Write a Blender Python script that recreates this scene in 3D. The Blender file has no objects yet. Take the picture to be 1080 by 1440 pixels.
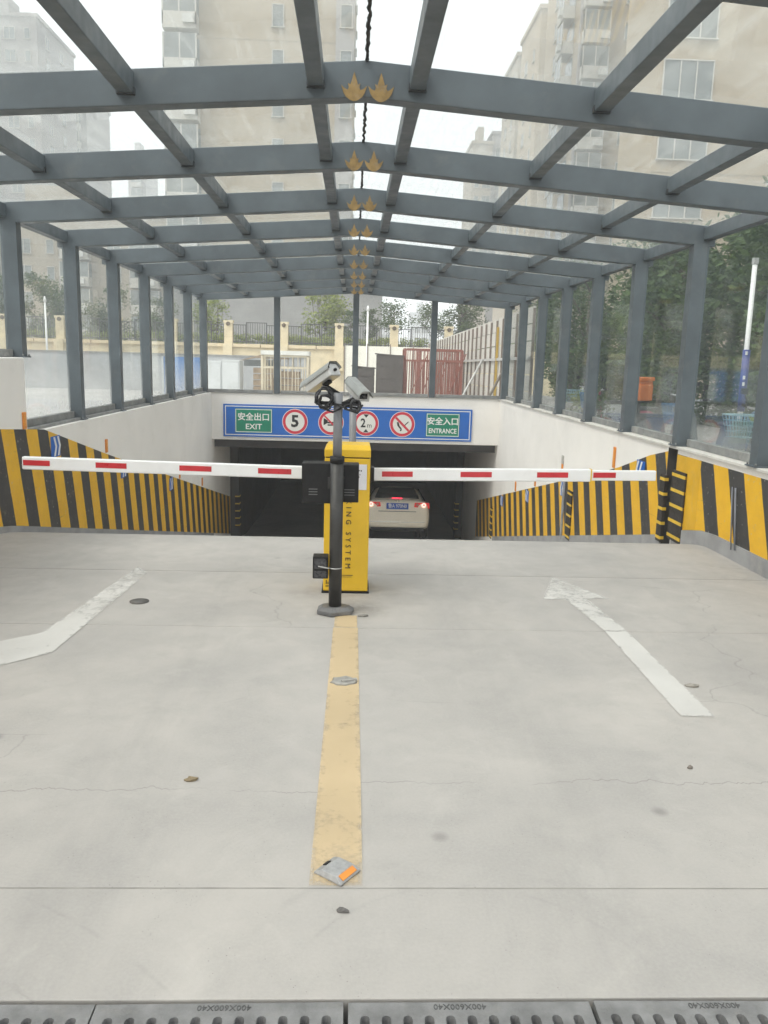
import bpy, bmesh, math, random
from mathutils import Vector, Matrix
random.seed(7)
R = math.radians
PI = math.pi
sc = bpy.context.scene
COL = sc.collection

# ---------------------------------------------------------------- camera
cam_d = bpy.data.cameras.new('camera')
cam = bpy.data.objects.new('camera', cam_d)
COL.objects.link(cam)
_p, _y, _r = R(-10.5), R(2.35), R(1.54)
_f = Vector((math.sin(_y)*math.cos(_p), math.cos(_y)*math.cos(_p), math.sin(_p)))
_r0 = Vector((math.cos(_y), -math.sin(_y), 0))
_u0 = _r0.cross(_f)
_rt = _r0*math.cos(_r) + _u0*math.sin(_r)
_up = -_r0*math.sin(_r) + _u0*math.cos(_r)
cam.matrix_world = Matrix(((_rt.x, _up.x, -_f.x, 0), (_rt.y, _up.y, -_f.y, 0), (_rt.z, _up.z, -_f.z, 1.6), (0, 0, 0, 1)))
cam_d.sensor_fit = 'VERTICAL'
cam_d.sensor_height = 36.0
cam_d.lens = 1147/1440*36
cam_d.clip_start = 0.05
cam_d.clip_end = 3000
sc.camera = cam

# ---------------------------------------------------------------- sky, sun, exposure
SUN_EL, SUN_AZ = R(52), R(-125)          # azimuth from +Y, clockwise: behind the viewer's left shoulder
w = bpy.data.worlds.new('World'); sc.world = w; w.use_nodes = True
nt = w.node_tree; nt.nodes.clear()
sky = nt.nodes.new('ShaderNodeTexSky'); sky.sky_type = 'NISHITA'; sky.sun_disc = False
sky.sun_elevation = SUN_EL; sky.sun_rotation = SUN_AZ; sky.dust_density = 4.0; sky.air_density = 1.0
hs = nt.nodes.new('ShaderNodeHueSaturation'); hs.inputs['Saturation'].default_value = 0.18
mx = nt.nodes.new('ShaderNodeMix'); mx.data_type = 'RGBA'; mx.inputs[0].default_value = 0.72
mx.inputs[7].default_value = (10.3, 10.45, 10.6, 1)            # even overcast veil
bg = nt.nodes.new('ShaderNodeBackground'); bg.inputs['Strength'].default_value = 0.1
wo = nt.nodes.new('ShaderNodeOutputWorld')
nt.links.new(sky.outputs[0], hs.inputs['Color']); nt.links.new(hs.outputs[0], mx.inputs[6])
nt.links.new(mx.outputs[2], bg.inputs['Color']); nt.links.new(bg.outputs[0], wo.inputs['Surface'])
sd = bpy.data.lights.new('sun', 'SUN'); sd.energy = 1.5; sd.angle = R(24); sd.color = (1, 0.93, 0.83)
so = bpy.data.objects.new('sun', sd); COL.objects.link(so)
_d = Vector((math.sin(SUN_AZ)*math.cos(SUN_EL), math.cos(SUN_AZ)*math.cos(SUN_EL), math.sin(SUN_EL)))
so.rotation_euler = _d.to_track_quat('Z', 'Y').to_euler()
so.location = (0, -20, 60)
vs = sc.view_settings
vs.view_transform = 'Standard'; vs.look = 'None'; vs.gamma = 1; vs.use_curve_mapping = False
vs.exposure = 1.13
sc.cycles.use_denoising = True
sc.cycles.transparent_max_bounces = 40
sc.cycles.max_bounces = 10
sc.cycles.diffuse_bounces = 4
sc.cycles.volume_bounces = 1
sc.cycles.sample_clamp_indirect = 6

# ---------------------------------------------------------------- helpers
def link(a, b): a.id_data.links.new(a, b)
def newmat(name):
    m = bpy.data.materials.new(name); m.use_nodes = True
    t = m.node_tree; t.nodes.clear()
    o = t.nodes.new('ShaderNodeOutputMaterial')
    return m, t, o
def N(t, kind, **kw):
    n = t.nodes.new('ShaderNode'+kind)
    for k, v in kw.items(): setattr(n, k, v)
    return n
def noise(t, vec, scale, detail=4, rough=0.55, dist=0.0):
    n = N(t, 'TexNoise'); n.inputs['Scale'].default_value = scale; n.inputs['Detail'].default_value = detail
    n.inputs['Roughness'].default_value = rough; n.inputs['Distortion'].default_value = dist
    link(vec, n.inputs['Vector']); return n.outputs['Fac']
def mathn(t, op, a, b=None, c=None, clamp=False):
    n = N(t, 'Math', operation=op); n.use_clamp = clamp
    for i, v in enumerate((a, b, c)):
        if v is None: continue
        if isinstance(v, (int, float)): n.inputs[i].default_value = v
        else: link(v, n.inputs[i])
    return n.outputs[0]
def ramp(t, fac, lo, hi, a=0.0, b=1.0):
    n = N(t, 'MapRange'); n.inputs[1].default_value = lo; n.inputs[2].default_value = hi
    n.inputs[3].default_value = a; n.inputs[4].default_value = b
    link(fac, n.inputs[0]); return n.outputs[0]
def mixc(t, fac, a, b):
    n = N(t, 'Mix', data_type='RGBA')
    if isinstance(fac, (int, float)): n.inputs[0].default_value = fac
    else: link(fac, n.inputs[0])
    for i, v in ((6, a), (7, b)):
        if isinstance(v, (tuple, list)): n.inputs[i].default_value = (*v[:3], 1)
        else: link(v, n.inputs[i])
    return n.outputs[2]
def scalec(c, k): return tuple(min(1, x*k) for x in c)
MATS = {}
def M(name, col, rough=0.6, var=0.18, scale=4.0, metal=0.0, bump=0.0, bscale=40, dirt=0.0, dirtcol=(0.3, 0.28, 0.25), spec=0.5, emit=None, es=0):
    if name in MATS: return MATS[name]
    m, t, o = newmat(name)
    b = N(t, 'BsdfPrincipled')
    g = N(t, 'NewGeometry'); pos = g.outputs['Position']
    n1 = noise(t, pos, scale, 5)
    c = mixc(t, ramp(t, n1, 0.3, 0.7), scalec(col, 1-var), scalec(col, 1+var))
    if dirt:
        n2 = noise(t, pos, scale*0.6+1.3, 8, 0.7, 0.4)
        c = mixc(t, ramp(t, n2, 0.55, 0.75, 0, dirt), c, dirtcol)
    link(c, b.inputs['Base Color'])
    n3 = noise(t, pos, scale*3, 3)
    link(ramp(t, n3, 0.3, 0.7, max(0.05, rough-0.1), min(1, rough+0.1)), b.inputs['Roughness'])
    b.inputs['Metallic'].default_value = metal
    b.inputs['Specular IOR Level'].default_value = spec
    if bump:
        bp = N(t, 'Bump'); bp.inputs['Strength'].default_value = bump; bp.inputs['Distance'].default_value = 0.01
        link(noise(t, pos, bscale, 4), bp.inputs['Height']); link(bp.outputs[0], b.inputs['Normal'])
    if emit:
        b.inputs['Emission Color'].default_value = (*emit, 1); b.inputs['Emission Strength'].default_value = es
    link(b.outputs[0], o.inputs['Surface'])
    MATS[name] = m
    return m

class MB:
    """collects boxes, prisms, tubes; build() links them as one mesh object"""
    def __init__(s): s.v = []; s.f = []; s.mi = []; s.cur = 0; s.sm = []
    def add(s, vs, fs, smooth=False):
        k = len(s.v); s.v += [tuple(v) for v in vs]
        for f in fs: s.f.append(tuple(i+k for i in f)); s.mi.append(s.cur); s.sm.append(smooth)
        return s
    def box(s, x0, x1, y0, y1, z0, z1):
        vs = [(x0,y0,z0),(x1,y0,z0),(x1,y1,z0),(x0,y1,z0),(x0,y0,z1),(x1,y0,z1),(x1,y1,z1),(x0,y1,z1)]
        return s.add(vs, [(0,3,2,1),(4,5,6,7),(0,1,5,4),(1,2,6,5),(2,3,7,6),(3,0,4,7)])
    def bar(s, a, b, wx, wz, up=(0, 0, 1)):
        """rectangular bar from a to b, wx wide, wz deep"""
        a, b = Vector(a), Vector(b); d = (b-a).normalized()
        r = d.cross(Vector(up))
        if r.length < 1e-4: r = d.cross(Vector((1, 0, 0)))
        r.normalize(); u = r.cross(d)
        vs = []
        for p in (a, b):
            for sx, sz in ((-1,-1),(1,-1),(1,1),(-1,1)): vs.append(p + r*sx*wx/2 + u*sz*wz/2)
        return s.add(vs, [(0,1,2,3),(7,6,5,4),(0,4,5,1),(1,5,6,2),(2,6,7,3),(3,7,4,0)])
    def tube(s, pts, rad, n=8, caps=True):
        pts = [Vector(p) for p in pts]; rs = rad if isinstance(rad, (list, tuple)) else [rad]*len(pts)
        vs = []; fs = []; prev = None
        for i, p in enumerate(pts):
            d = (pts[min(i+1, len(pts)-1)] - pts[max(i-1, 0)]).normalized()
            if prev is None:
                r = d.cross(Vector((0, 0, 1)))
                if r.length < 1e-3: r = Vector((1, 0, 0))
            else: r = prev - d*prev.dot(d)
            r.normalize(); prev = r; u = d.cross(r)
            for k in range(n):
                a = 2*PI*k/n; vs.append(p + (r*math.cos(a)+u*math.sin(a))*rs[i])
        for i in range(len(pts)-1):
            for k in range(n):
                a = i*n+k; b = i*n+(k+1) % n
                fs.append((a, b, b+n, a+n))
        if caps: fs += [tuple(range(n-1, -1, -1)), tuple((len(pts)-1)*n+k for k in range(n))]
        return s.add(vs, fs, True)
    def prism(s, poly, z0, z1, M4=None):
        """2D polygon (counter-clockwise) extruded z0..z1"""
        n = len(poly); vs = [(x, y, z0) for x, y in poly]+[(x, y, z1) for x, y in poly]
        fs = [tuple(range(n-1, -1, -1)), tuple(range(n, 2*n))]+[(i, (i+1) % n, (i+1) % n+n, i+n) for i in range(n)]
        if M4 is not None: vs = [M4 @ Vector(v) for v in vs]
        return s.add(vs, fs)
    def ring(s, c, R0, r, axis='x', n=20, m=8):
        vs = []; fs = []; c = Vector(c)
        for i in range(n):
            a = 2*PI*i/n
            for j in range(m):
                b = 2*PI*j/m; rr = R0+r*math.cos(b); h = r*math.sin(b)
                p = {'x': (h, rr*math.cos(a), rr*math.sin(a)), 'y': (rr*math.cos(a), h, rr*math.sin(a)), 'z': (rr*math.cos(a), rr*math.sin(a), h)}[axis]
                vs.append(c+Vector(p))
        for i in range(n):
            for j in range(m):
                fs.append((i*m+j, ((i+1) % n)*m+j, ((i+1) % n)*m+(j+1) % m, i*m+(j+1) % m))
        return s.add(vs, fs, True)
    def loft(s, secs, closed=True, caps=True, smooth=True):
        n = len(secs[0]); vs = [p for q in secs for p in q]; fs = []
        for i in range(len(secs)-1):
            for k in range(n if closed else n-1):
                fs.append((i*n+k, i*n+(k+1) % n, (i+1)*n+(k+1) % n, (i+1)*n+k))
        if caps: fs += [tuple(range(n-1, -1, -1)), tuple((len(secs)-1)*n+k for k in range(n))]
        return s.add(vs, fs, smooth)
    def mesh(s, name, mats, off=(0, 0, 0)):
        me = bpy.data.meshes.new(name)
        me.from_pydata([(x-off[0], y-off[1], z-off[2]) for x, y, z in s.v], [], s.f)
        for m in (mats if isinstance(mats, (list, tuple)) else [mats]): me.materials.append(m)
        me.polygons.foreach_set('material_index', s.mi); me.polygons.foreach_set('use_smooth', s.sm)
        bm = bmesh.new(); bm.from_mesh(me); bmesh.ops.recalc_face_normals(bm, faces=bm.faces); bm.to_mesh(me); bm.free()
        me.update(); return me
    def build(s, name, mats, parent=None, bevel=0, local=False):
        off = (0, 0, 0)
        if parent is not None and not local: off = wloc(parent)
        o = bpy.data.objects.new(name, s.mesh(name, mats, off)); COL.objects.link(o)
        if parent is not None: o.parent = parent
        if bevel: add_bevel(o, bevel)
        return o
def wloc(o):
    v = Vector((0, 0, 0))
    while o is not None: v += o.location; o = o.parent
    return v
def add_bevel(o, wd, seg=2):
    b = o.modifiers.new('bevel', 'BEVEL'); b.width = wd; b.segments = seg; b.limit_method = 'ANGLE'
def tag(o, label, cat=None, group=None, kind=None):
    if label: o['label'] = label
    if cat: o['category'] = cat
    if group: o['group'] = group
    if kind: o['kind'] = kind
    return o
def thing(name, loc, label, cat, group=None, rz=0):
    o = bpy.data.objects.new(name, None); COL.objects.link(o)
    o.empty_display_size = 0.2; o.location = loc; o.rotation_euler = (0, 0, rz)
    return tag(o, label, cat, group)
def place(name, me, parent, loc, rot=(0, 0, 0), scale=(1, 1, 1)):
    """an object that shares mesh data; loc in world for unrotated parents"""
    o = bpy.data.objects.new(name, me); COL.objects.link(o)
    if parent is not None:
        o.parent = parent; o.location = Vector(loc)-wloc(parent)
    else: o.location = loc
    o.rotation_euler = rot; o.scale = scale
    return o
def text_mesh(s, size, mat, name, align='CENTER', depth=0.0015, bold=0.0, sx=1.0, space=1.0):
    c = bpy.data.curves.new(name, 'FONT'); c.body = s; c.size = size; c.align_x = align; c.align_y = 'CENTER'
    c.extrude = depth; c.offset = bold; c.resolution_u = 2; c.space_character = space
    o = bpy.data.objects.new(name, c); COL.objects.link(o)
    dg = bpy.context.evaluated_depsgraph_get()
    me = bpy.data.meshes.new_from_object(o.evaluated_get(dg)); me.name = name
    bpy.data.objects.remove(o); bpy.data.curves.remove(c)
    me.materials.clear(); me.materials.append(mat)
    if sx != 1.0:
        for v in me.vertices: v.co.x *= sx
    return me

# ---------------------------------------------------------------- materials
def concrete_floor():
    m, t, o = newmat('concrete_floor')
    b = N(t, 'BsdfPrincipled'); g = N(t, 'NewGeometry'); pos = g.outputs['Position']
    big = noise(t, pos, 0.9, 6, 0.6, 0.6); mid = noise(t, pos, 5, 7, 0.65, 0.3); fine = noise(t, pos, 90, 3, 0.6)
    c = mixc(t, ramp(t, big, 0.32, 0.68), (0.338, 0.323, 0.309), (0.447, 0.421, 0.393))
    c = mixc(t, ramp(t, mid, 0.45, 0.8, 0, 0.5), c, (0.31, 0.30, 0.285))
    c = mixc(t, ramp(t, fine, 0.35, 0.7, 0, 0.3), c, (0.47, 0.45, 0.42))
    # sparse cracks
    mp = N(t, 'Mapping'); mp.inputs['Scale'].default_value = (0.35, 0.55, 1); link(pos, mp.inputs['Vector'])
    wob = N(t, 'TexNoise'); wob.inputs['Scale'].default_value = 2.2; wob.inputs['Detail'].default_value = 6
    link(mp.outputs[0], wob.inputs['Vector'])
    va = N(t, 'VectorMath', operation='MULTIPLY_ADD'); link(wob.outputs['Color'], va.inputs[0]); va.inputs[1].default_value = (0.45,)*3; link(mp.outputs[0], va.inputs[2])
    vo = N(t, 'TexVoronoi', feature='DISTANCE_TO_EDGE'); vo.inputs['Scale'].default_value = 0.8; link(va.outputs[0], vo.inputs['Vector'])
    crk = ramp(t, vo.outputs['Distance'], 0.0, 0.0025, 1, 0)
    msk = ramp(t, noise(t, pos, 0.7, 2), 0.5, 0.56)
    crk = mathn(t, 'MULTIPLY', crk, msk, clamp=True)
    c = mixc(t, mathn(t, 'MULTIPLY', crk, 0.3), c, (0.13, 0.125, 0.12))
    # curved tyre scuffs
    sx = N(t, 'SeparateXYZ'); link(pos, sx.inputs[0])
    tot = None
    for cx, cy, rad, wd, k in ((0.35, 1.75, 0.52, 0.012, 0.5), (0.30, 1.78, 0.62, 0.02, 0.25), (-1.9, 0.4, 2.05, 0.01, 0.5), (-2.3, 0.2, 2.35, 0.02, 0.2), (3.4, 0.6, 3.2, 0.03, 0.18), (2.2, 6.5, 2.6, 0.05, 0.12), (-4.5, 2.2, 3.6, 0.07, 0.16)):
        dx = mathn(t, 'SUBTRACT', sx.outputs[0], cx); dy = mathn(t, 'SUBTRACT', sx.outputs[1], cy)
        d = mathn(t, 'SQRT', mathn(t, 'ADD', mathn(t, 'MULTIPLY', dx, dx), mathn(t, 'MULTIPLY', dy, dy)))
        e = mathn(t, 'ABSOLUTE', mathn(t, 'SUBTRACT', d, rad))
        q = ramp(t, e, 0, wd, k, 0); q = mathn(t, 'MAXIMUM', q, 0.0)
        tot = q if tot is None else mathn(t, 'MAXIMUM', tot, q)
    tot = mathn(t, 'MULTIPLY', tot, ramp(t, noise(t, pos, 3.0, 5, 0.7), 0.46, 0.74, 0, 0.7))
    c = mixc(t, tot, c, (0.17, 0.165, 0.16))
    # one long wandering crack across both lanes
    wv = N(t, 'TexNoise'); wv.noise_dimensions = '1D'; wv.inputs['Scale'].default_value = 1.6; wv.inputs['Detail'].default_value = 9; wv.inputs['Roughness'].default_value = 0.62
    link(sx.outputs[0], wv.inputs['W'])
    fy = mathn(t, 'ADD', mathn(t, 'MULTIPLY', wv.outputs['Fac'], 0.30), 2.72)
    fy = mathn(t, 'ADD', fy, mathn(t, 'MULTIPLY', sx.outputs[0], 0.035))
    le = mathn(t, 'ABSOLUTE', mathn(t, 'SUBTRACT', sx.outputs[1], fy))
    lc = mathn(t, 'MAXIMUM', ramp(t, le, 0.0, 0.0035, 0.62, 0), 0.0)
    lc = mathn(t, 'MULTIPLY', lc, ramp(t, noise(t, pos, 2.6, 4), 0.36, 0.52))
    c = mixc(t, lc, c, (0.10, 0.095, 0.09))
    # worn wheel paths: grey rubber dust, broken up
    tk = None
    for cx in (-2.25, -0.85, 0.78, 2.2):
        q = mathn(t, 'MAXIMUM', ramp(t, mathn(t, 'ABSOLUTE', mathn(t, 'SUBTRACT', sx.outputs[0], cx)), 0.05, 0.34, 1, 0), 0.0)
        tk = q if tk is None else mathn(t, 'MAXIMUM', tk, q)
    mp2 = N(t, 'Mapping'); mp2.inputs['Scale'].default_value = (7, 0.8, 1); link(pos, mp2.inputs['Vector'])
    tk = mathn(t, 'MULTIPLY', tk, ramp(t, noise(t, mp2.outputs[0], 1.4, 6, 0.65), 0.36, 0.7, 0, 0.20))
    c = mixc(t, tk, c, (0.245, 0.238, 0.228))
    # pale dust drifts and grit
    c = mixc(t, ramp(t, noise(t, pos, 2.1, 8, 0.72, 1.0), 0.56, 0.78, 0, 0.5), c, (0.52, 0.497, 0.465))
    gr = N(t, 'TexVoronoi'); gr.inputs['Scale'].default_value = 55; link(pos, gr.inputs['Vector'])
    c = mixc(t, mathn(t, 'MULTIPLY', mathn(t, 'LESS_THAN', gr.outputs['Distance'], 0.10), ramp(t, noise(t, pos, 5, 3), 0.5, 0.62, 0, 0.6)), c, (0.15, 0.14, 0.13))
    # oil drips
    od = N(t, 'TexVoronoi'); od.inputs['Scale'].default_value = 2.3; od.inputs['Randomness'].default_value = 1; link(pos, od.inputs['Vector'])
    c = mixc(t, mathn(t, 'MULTIPLY', mathn(t, 'MAXIMUM', ramp(t, od.outputs['Distance'], 0.03, 0.09, 1, 0), 0.0), ramp(t, noise(t, pos, 1.1, 2), 0.52, 0.6, 0, 0.5)), c, (0.17, 0.165, 0.155))
    # grime by the pole foot, with contact shade painted round pole and cabinet
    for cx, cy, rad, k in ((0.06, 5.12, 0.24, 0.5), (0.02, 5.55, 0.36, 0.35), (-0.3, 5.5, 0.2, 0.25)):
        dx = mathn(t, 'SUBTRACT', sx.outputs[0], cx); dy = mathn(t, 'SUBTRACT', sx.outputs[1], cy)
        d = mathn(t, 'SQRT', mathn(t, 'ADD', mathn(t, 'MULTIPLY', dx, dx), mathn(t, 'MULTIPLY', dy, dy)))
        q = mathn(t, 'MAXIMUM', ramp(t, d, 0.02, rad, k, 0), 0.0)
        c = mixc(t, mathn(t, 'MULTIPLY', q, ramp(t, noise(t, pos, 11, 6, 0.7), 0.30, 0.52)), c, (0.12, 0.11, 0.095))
    # dark spots
    sp = ramp(t, noise(t, pos, 7.5, 3, 0.5), 0.74, 0.8, 0, 0.55)
    c = mixc(t, sp, c, (0.2, 0.19, 0.18))
    link(c, b.inputs['Base Color'])
    link(ramp(t, mid, 0.3, 0.7, 0.6, 0.85), b.inputs['Roughness']); b.inputs['Specular IOR Level'].default_value = 0.3
    bp = N(t, 'Bump'); bp.inputs['Strength'].default_value = 0.15; bp.inputs['Distance'].default_value = 0.004
    link(mathn(t, 'ADD', fine, mathn(t, 'MULTIPLY', crk, -2)), bp.inputs['Height']); link(bp.outputs[0], b.inputs['Normal'])
    link(b.outputs[0], o.inputs['Surface']); MATS['concrete_floor'] = m
    return m
def paint_worn(name, col, lo=0.34, hi=0.52, scale=9, fade=None):
    """thin road paint: eaten away at its edges (attribute cover) and worn through in patches"""
    m, t, o = newmat(name)
    b = N(t, 'BsdfPrincipled'); g = N(t, 'NewGeometry'); pos = g.outputs['Position']
    at = N(t, 'Attribute'); at.attribute_name = 'cover'
    n = noise(t, pos, scale, 8, 0.72, 0.5); n2 = noise(t, pos, 1.6, 4); n3 = noise(t, pos, 60, 4, 0.7)
    c = mixc(t, ramp(t, n2, 0.3, 0.7), tuple(x*0.9 for x in col), tuple(min(1, x*1.08) for x in col))
    link(c, b.inputs['Base Color']); b.inputs['Roughness'].default_value = 0.7
    q = mathn(t, 'ADD', mathn(t, 'MULTIPLY', n, 0.55), mathn(t, 'MULTIPLY', n2, 0.25)); q = mathn(t, 'ADD', q, mathn(t, 'MULTIPLY', n3, 0.2))
    q = mathn(t, 'ADD', q, mathn(t, 'MULTIPLY', mathn(t, 'SUBTRACT', at.outputs['Fac'], 1.0), 0.09))
    if fade:
        sx = N(t, 'SeparateXYZ'); link(pos, sx.inputs[0])
        q = mathn(t, 'SUBTRACT', q, mathn(t, 'MAXIMUM', ramp(t, sx.outputs[1], fade[0], fade[1], 0, fade[2]), 0.0))
    f = ramp(t, q, lo, hi, 0.0, fade[3] if fade else 0.9)
    tr = N(t, 'BsdfTransparent'); ms = N(t, 'MixShader'); link(f, ms.inputs[0]); link(tr.outputs[0], ms.inputs[1]); link(b.outputs[0], ms.inputs[2])
    link(ms.outputs[0], o.inputs['Surface']); return m
def glass(name, tint, dust_lo, dust_hi, dustcol, low=None, gloss=0.10, streak=(9, 9, 0.7)):
    m, t, o = newmat(name)
    g = N(t, 'NewGeometry'); pos = g.outputs['Position']
    tr = N(t, 'BsdfTransparent'); tr.inputs[0].default_value = (*tint, 1)
    gl = N(t, 'BsdfGlossy'); gl.inputs['Roughness'].default_value = 0.04; gl.inputs[0].default_value = (0.9, 0.93, 0.93, 1)
    lw = N(t, 'LayerWeight'); lw.inputs['Blend'].default_value = 0.18
    mg = N(t, 'MixShader'); link(mathn(t, 'MULTIPLY', lw.outputs['Fresnel'], gloss*4), mg.inputs[0])
    link(tr.outputs[0], mg.inputs[1]); link(gl.outputs[0], mg.inputs[2])
    df = N(t, 'BsdfDiffuse'); df.inputs[0].default_value = (*dustcol, 1)
    tl = N(t, 'BsdfTranslucent'); tl.inputs[0].default_value = (*dustcol, 1)
    ds = N(t, 'MixShader'); ds.inputs[0].default_value = 0.8; link(df.outputs[0], ds.inputs[1]); link(tl.outputs[0], ds.inputs[2])
    n = noise(t, pos, 1.7, 8, 0.7, 0.6)
    f = ramp(t, n, 0.35, 0.72, dust_lo, dust_hi)
    # rain streaks
    mp = N(t, 'Mapping'); mp.inputs['Scale'].default_value = streak; link(pos, mp.inputs['Vector'])
    st = noise(t, mp.outputs[0], 1.5, 5, 0.6)
    f = mathn(t, 'ADD', f, mathn(t, 'MAXIMUM', ramp(t, st, 0.5, 0.78, 0, dust_hi*0.8), 0))
    if low:
        sx = N(t, 'SeparateXYZ'); link(pos, sx.inputs[0])
        edge = mathn(t, 'ADD', sx.outputs[2], mathn(t, 'MULTIPLY', noise(t, pos, 2.2, 5, 0.65), -0.55))
        lowf = ramp(t, edge, low[0], low[1], low[2], 0)
        f = mathn(t, 'ADD', f, mathn(t, 'MAXIMUM', lowf, 0))
    f = mathn(t, 'MINIMUM', mathn(t, 'MAXIMUM', f, 0), 0.9)
    mm = N(t, 'MixShader'); link(f, mm.inputs[0]); link(mg.outputs[0], mm.inputs[1]); link(ds.outputs[0], mm.inputs[2])
    link(mm.outputs[0], o.inputs['Surface']); return m
def hazard(name, slope, period, phase, duty=0.5):
    """yellow and black paint, bands lean with height"""
    m, t, o = newmat(name)
    b = N(t, 'BsdfPrincipled'); g = N(t, 'NewGeometry'); pos = g.outputs['Position']
    sx = N(t, 'SeparateXYZ'); link(pos, sx.inputs[0])
    wob = noise(t, pos, 6, 4, 0.6)
    u = mathn(t, 'ADD', sx.outputs[1], mathn(t, 'MULTIPLY', sx.outputs[2], slope))
    u = mathn(t, 'ADD', u, mathn(t, 'MULTIPLY', mathn(t, 'SUBTRACT', wob, 0.5), 0.02))
    u = mathn(t, 'FRACT', mathn(t, 'DIVIDE', mathn(t, 'SUBTRACT', u, phase), period))
    s = mathn(t, 'LESS_THAN', u, duty)
    n = noise(t, pos, 4, 6, 0.65)
    ye = mixc(t, ramp(t, n, 0.3, 0.7), (0.74, 0.41, 0.012), (0.86, 0.50, 0.02))
    bl = mixc(t, ramp(t, n, 0.3, 0.7), (0.032, 0.032, 0.034), (0.06, 0.058, 0.056))
    c = mixc(t, s, bl, ye)
    c = mixc(t, ramp(t, noise(t, pos, 9, 8, 0.75, 0.4), 0.58, 0.78, 0, 0.45), c, (0.40, 0.35, 0.26))
    ms = N(t, 'Mapping'); ms.inputs['Scale'].default_value = (1, 1.2, 16); link(pos, ms.inputs['Vector'])
    c = mixc(t, ramp(t, noise(t, ms.outputs[0], 1.5, 6, 0.7), 0.63, 0.71, 0, 0.5), c, (0.13, 0.115, 0.10))
    c = mixc(t, ramp(t, noise(t, pos, 26, 5, 0.7), 0.64, 0.68, 0, 0.8), c, (0.5, 0.48, 0.45))
    link(c, b.inputs['Base Color']); b.inputs['Roughness'].default_value = 0.5
    link(b.outputs[0], o.inputs['Surface']); return m

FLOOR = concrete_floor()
RAMPM = M('ramp_concrete', (0.30, 0.29, 0.28), 0.8, 0.2, 2, dirt=0.5)
YARD = M('yard_concrete', (0.42, 0.41, 0.39), 0.85, 0.2, 0.5, dirt=0.4, dirtcol=(0.3, 0.27, 0.22))
PLASTER = M('white_plaster', (0.86, 0.832, 0.795), 0.8, 0.05, 1.2, bump=0.1, bscale=60, dirt=0.22, dirtcol=(0.5, 0.47, 0.43))
SKIRT = M('grey_skirting', (0.30, 0.30, 0.305), 0.8, 0.2, 3, dirt=0.6, dirtcol=(0.42, 0.4, 0.37))
STEEL = M('grey_steel_paint', (0.098, 0.118, 0.132), 0.42, 0.16, 3, dirt=0.3, dirtcol=(0.22, 0.215, 0.205), spec=0.4)
RAIL = M('dusty_rail', (0.24, 0.245, 0.24), 0.75, 0.25, 6, dirt=0.7, dirtcol=(0.5, 0.48, 0.44))
SEAL = M('black_sealant', (0.02, 0.02, 0.02), 0.6, 0.2, 20)
GOLD = M('gold_emblem', (0.27, 0.175, 0.06), 0.5, 0.25, 25, dirt=0.45)
WHITE = M('white_paint', (0.80, 0.80, 0.79), 0.45, 0.04, 5, dirt=0.1)
BLACKP = M('black_plastic', (0.010, 0.010, 0.011), 0.55, 0.2, 10, dirt=0.2, dirtcol=(0.03, 0.028, 0.026), spec=0.3)
DARKP = M('charcoal_pole', (0.032, 0.031, 0.03), 0.5, 0.15, 8, dirt=0.2, dirtcol=(0.14, 0.13, 0.12))
YELLOW = M('yellow_cabinet', (0.74, 0.46, 0.018), 0.42, 0.06, 4, dirt=0.15, dirtcol=(0.5, 0.36, 0.12))
RED = M('red_reflector', (0.52, 0.025, 0.035), 0.35, 0.12, 10)
ORANGE = M('orange_reflector', (0.72, 0.26, 0.04), 0.45, 0.15, 10, dirt=0.2)
RUBBER = M('black_rubber', (0.03, 0.025, 0.022), 0.7, 0.25, 12, dirt=0.4, dirtcol=(0.12, 0.1, 0.08))
RUBY = M('yellow_rubber_band', (0.72, 0.47, 0.04), 0.55, 0.12, 10, dirt=0.3)
BLUE = M('sign_blue', (0.012, 0.13, 0.50), 0.4, 0.06, 3)
GREEN = M('sign_green', (0.006, 0.22, 0.13), 0.4, 0.06, 3)
SRED = M('sign_red', (0.62, 0.03, 0.06), 0.4, 0.06, 3)
BLK = M('sign_black', (0.015, 0.015, 0.015), 0.5, 0.05, 3)
SILVER = M('camera_silver', (0.50, 0.50, 0.49), 0.35, 0.08, 10, metal=0.25, dirt=0.15)
LENS = M('lens_black', (0.01, 0.01, 0.012), 0.1, 0.1, 10)
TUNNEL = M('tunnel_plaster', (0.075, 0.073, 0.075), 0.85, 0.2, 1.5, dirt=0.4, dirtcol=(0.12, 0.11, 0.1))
GRATEM = M('grate_composite', (0.19, 0.19, 0.19), 0.7, 0.25, 14, bump=0.3, bscale=120, dirt=0.6, dirtcol=(0.25, 0.24, 0.22))
ROOFGLASS = glass('roof_glass', (0.932, 0.95, 0.945), 0.03, 0.15, (0.54, 0.56, 0.54), gloss=0.07, streak=(14, 1.1, 1))
SIDEGLASS = glass('side_glass', (0.91, 0.935, 0.93), 0.006, 0.035, (0.6, 0.61, 0.59), low=(0.55, 0.95, 0.24), gloss=0.07)
EXITGLASS = glass('exit_side_glass', (0.92, 0.94, 0.935), 0.01, 0.06, (0.50, 0.51, 0.50), low=(0.55, 1.25, 0.42), gloss=0.07)
GABLEGLASS = glass('gable_glass', (0.94, 0.955, 0.95), 0.004, 0.03, (0.75, 0.76, 0.74), gloss=0.06)

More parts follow.
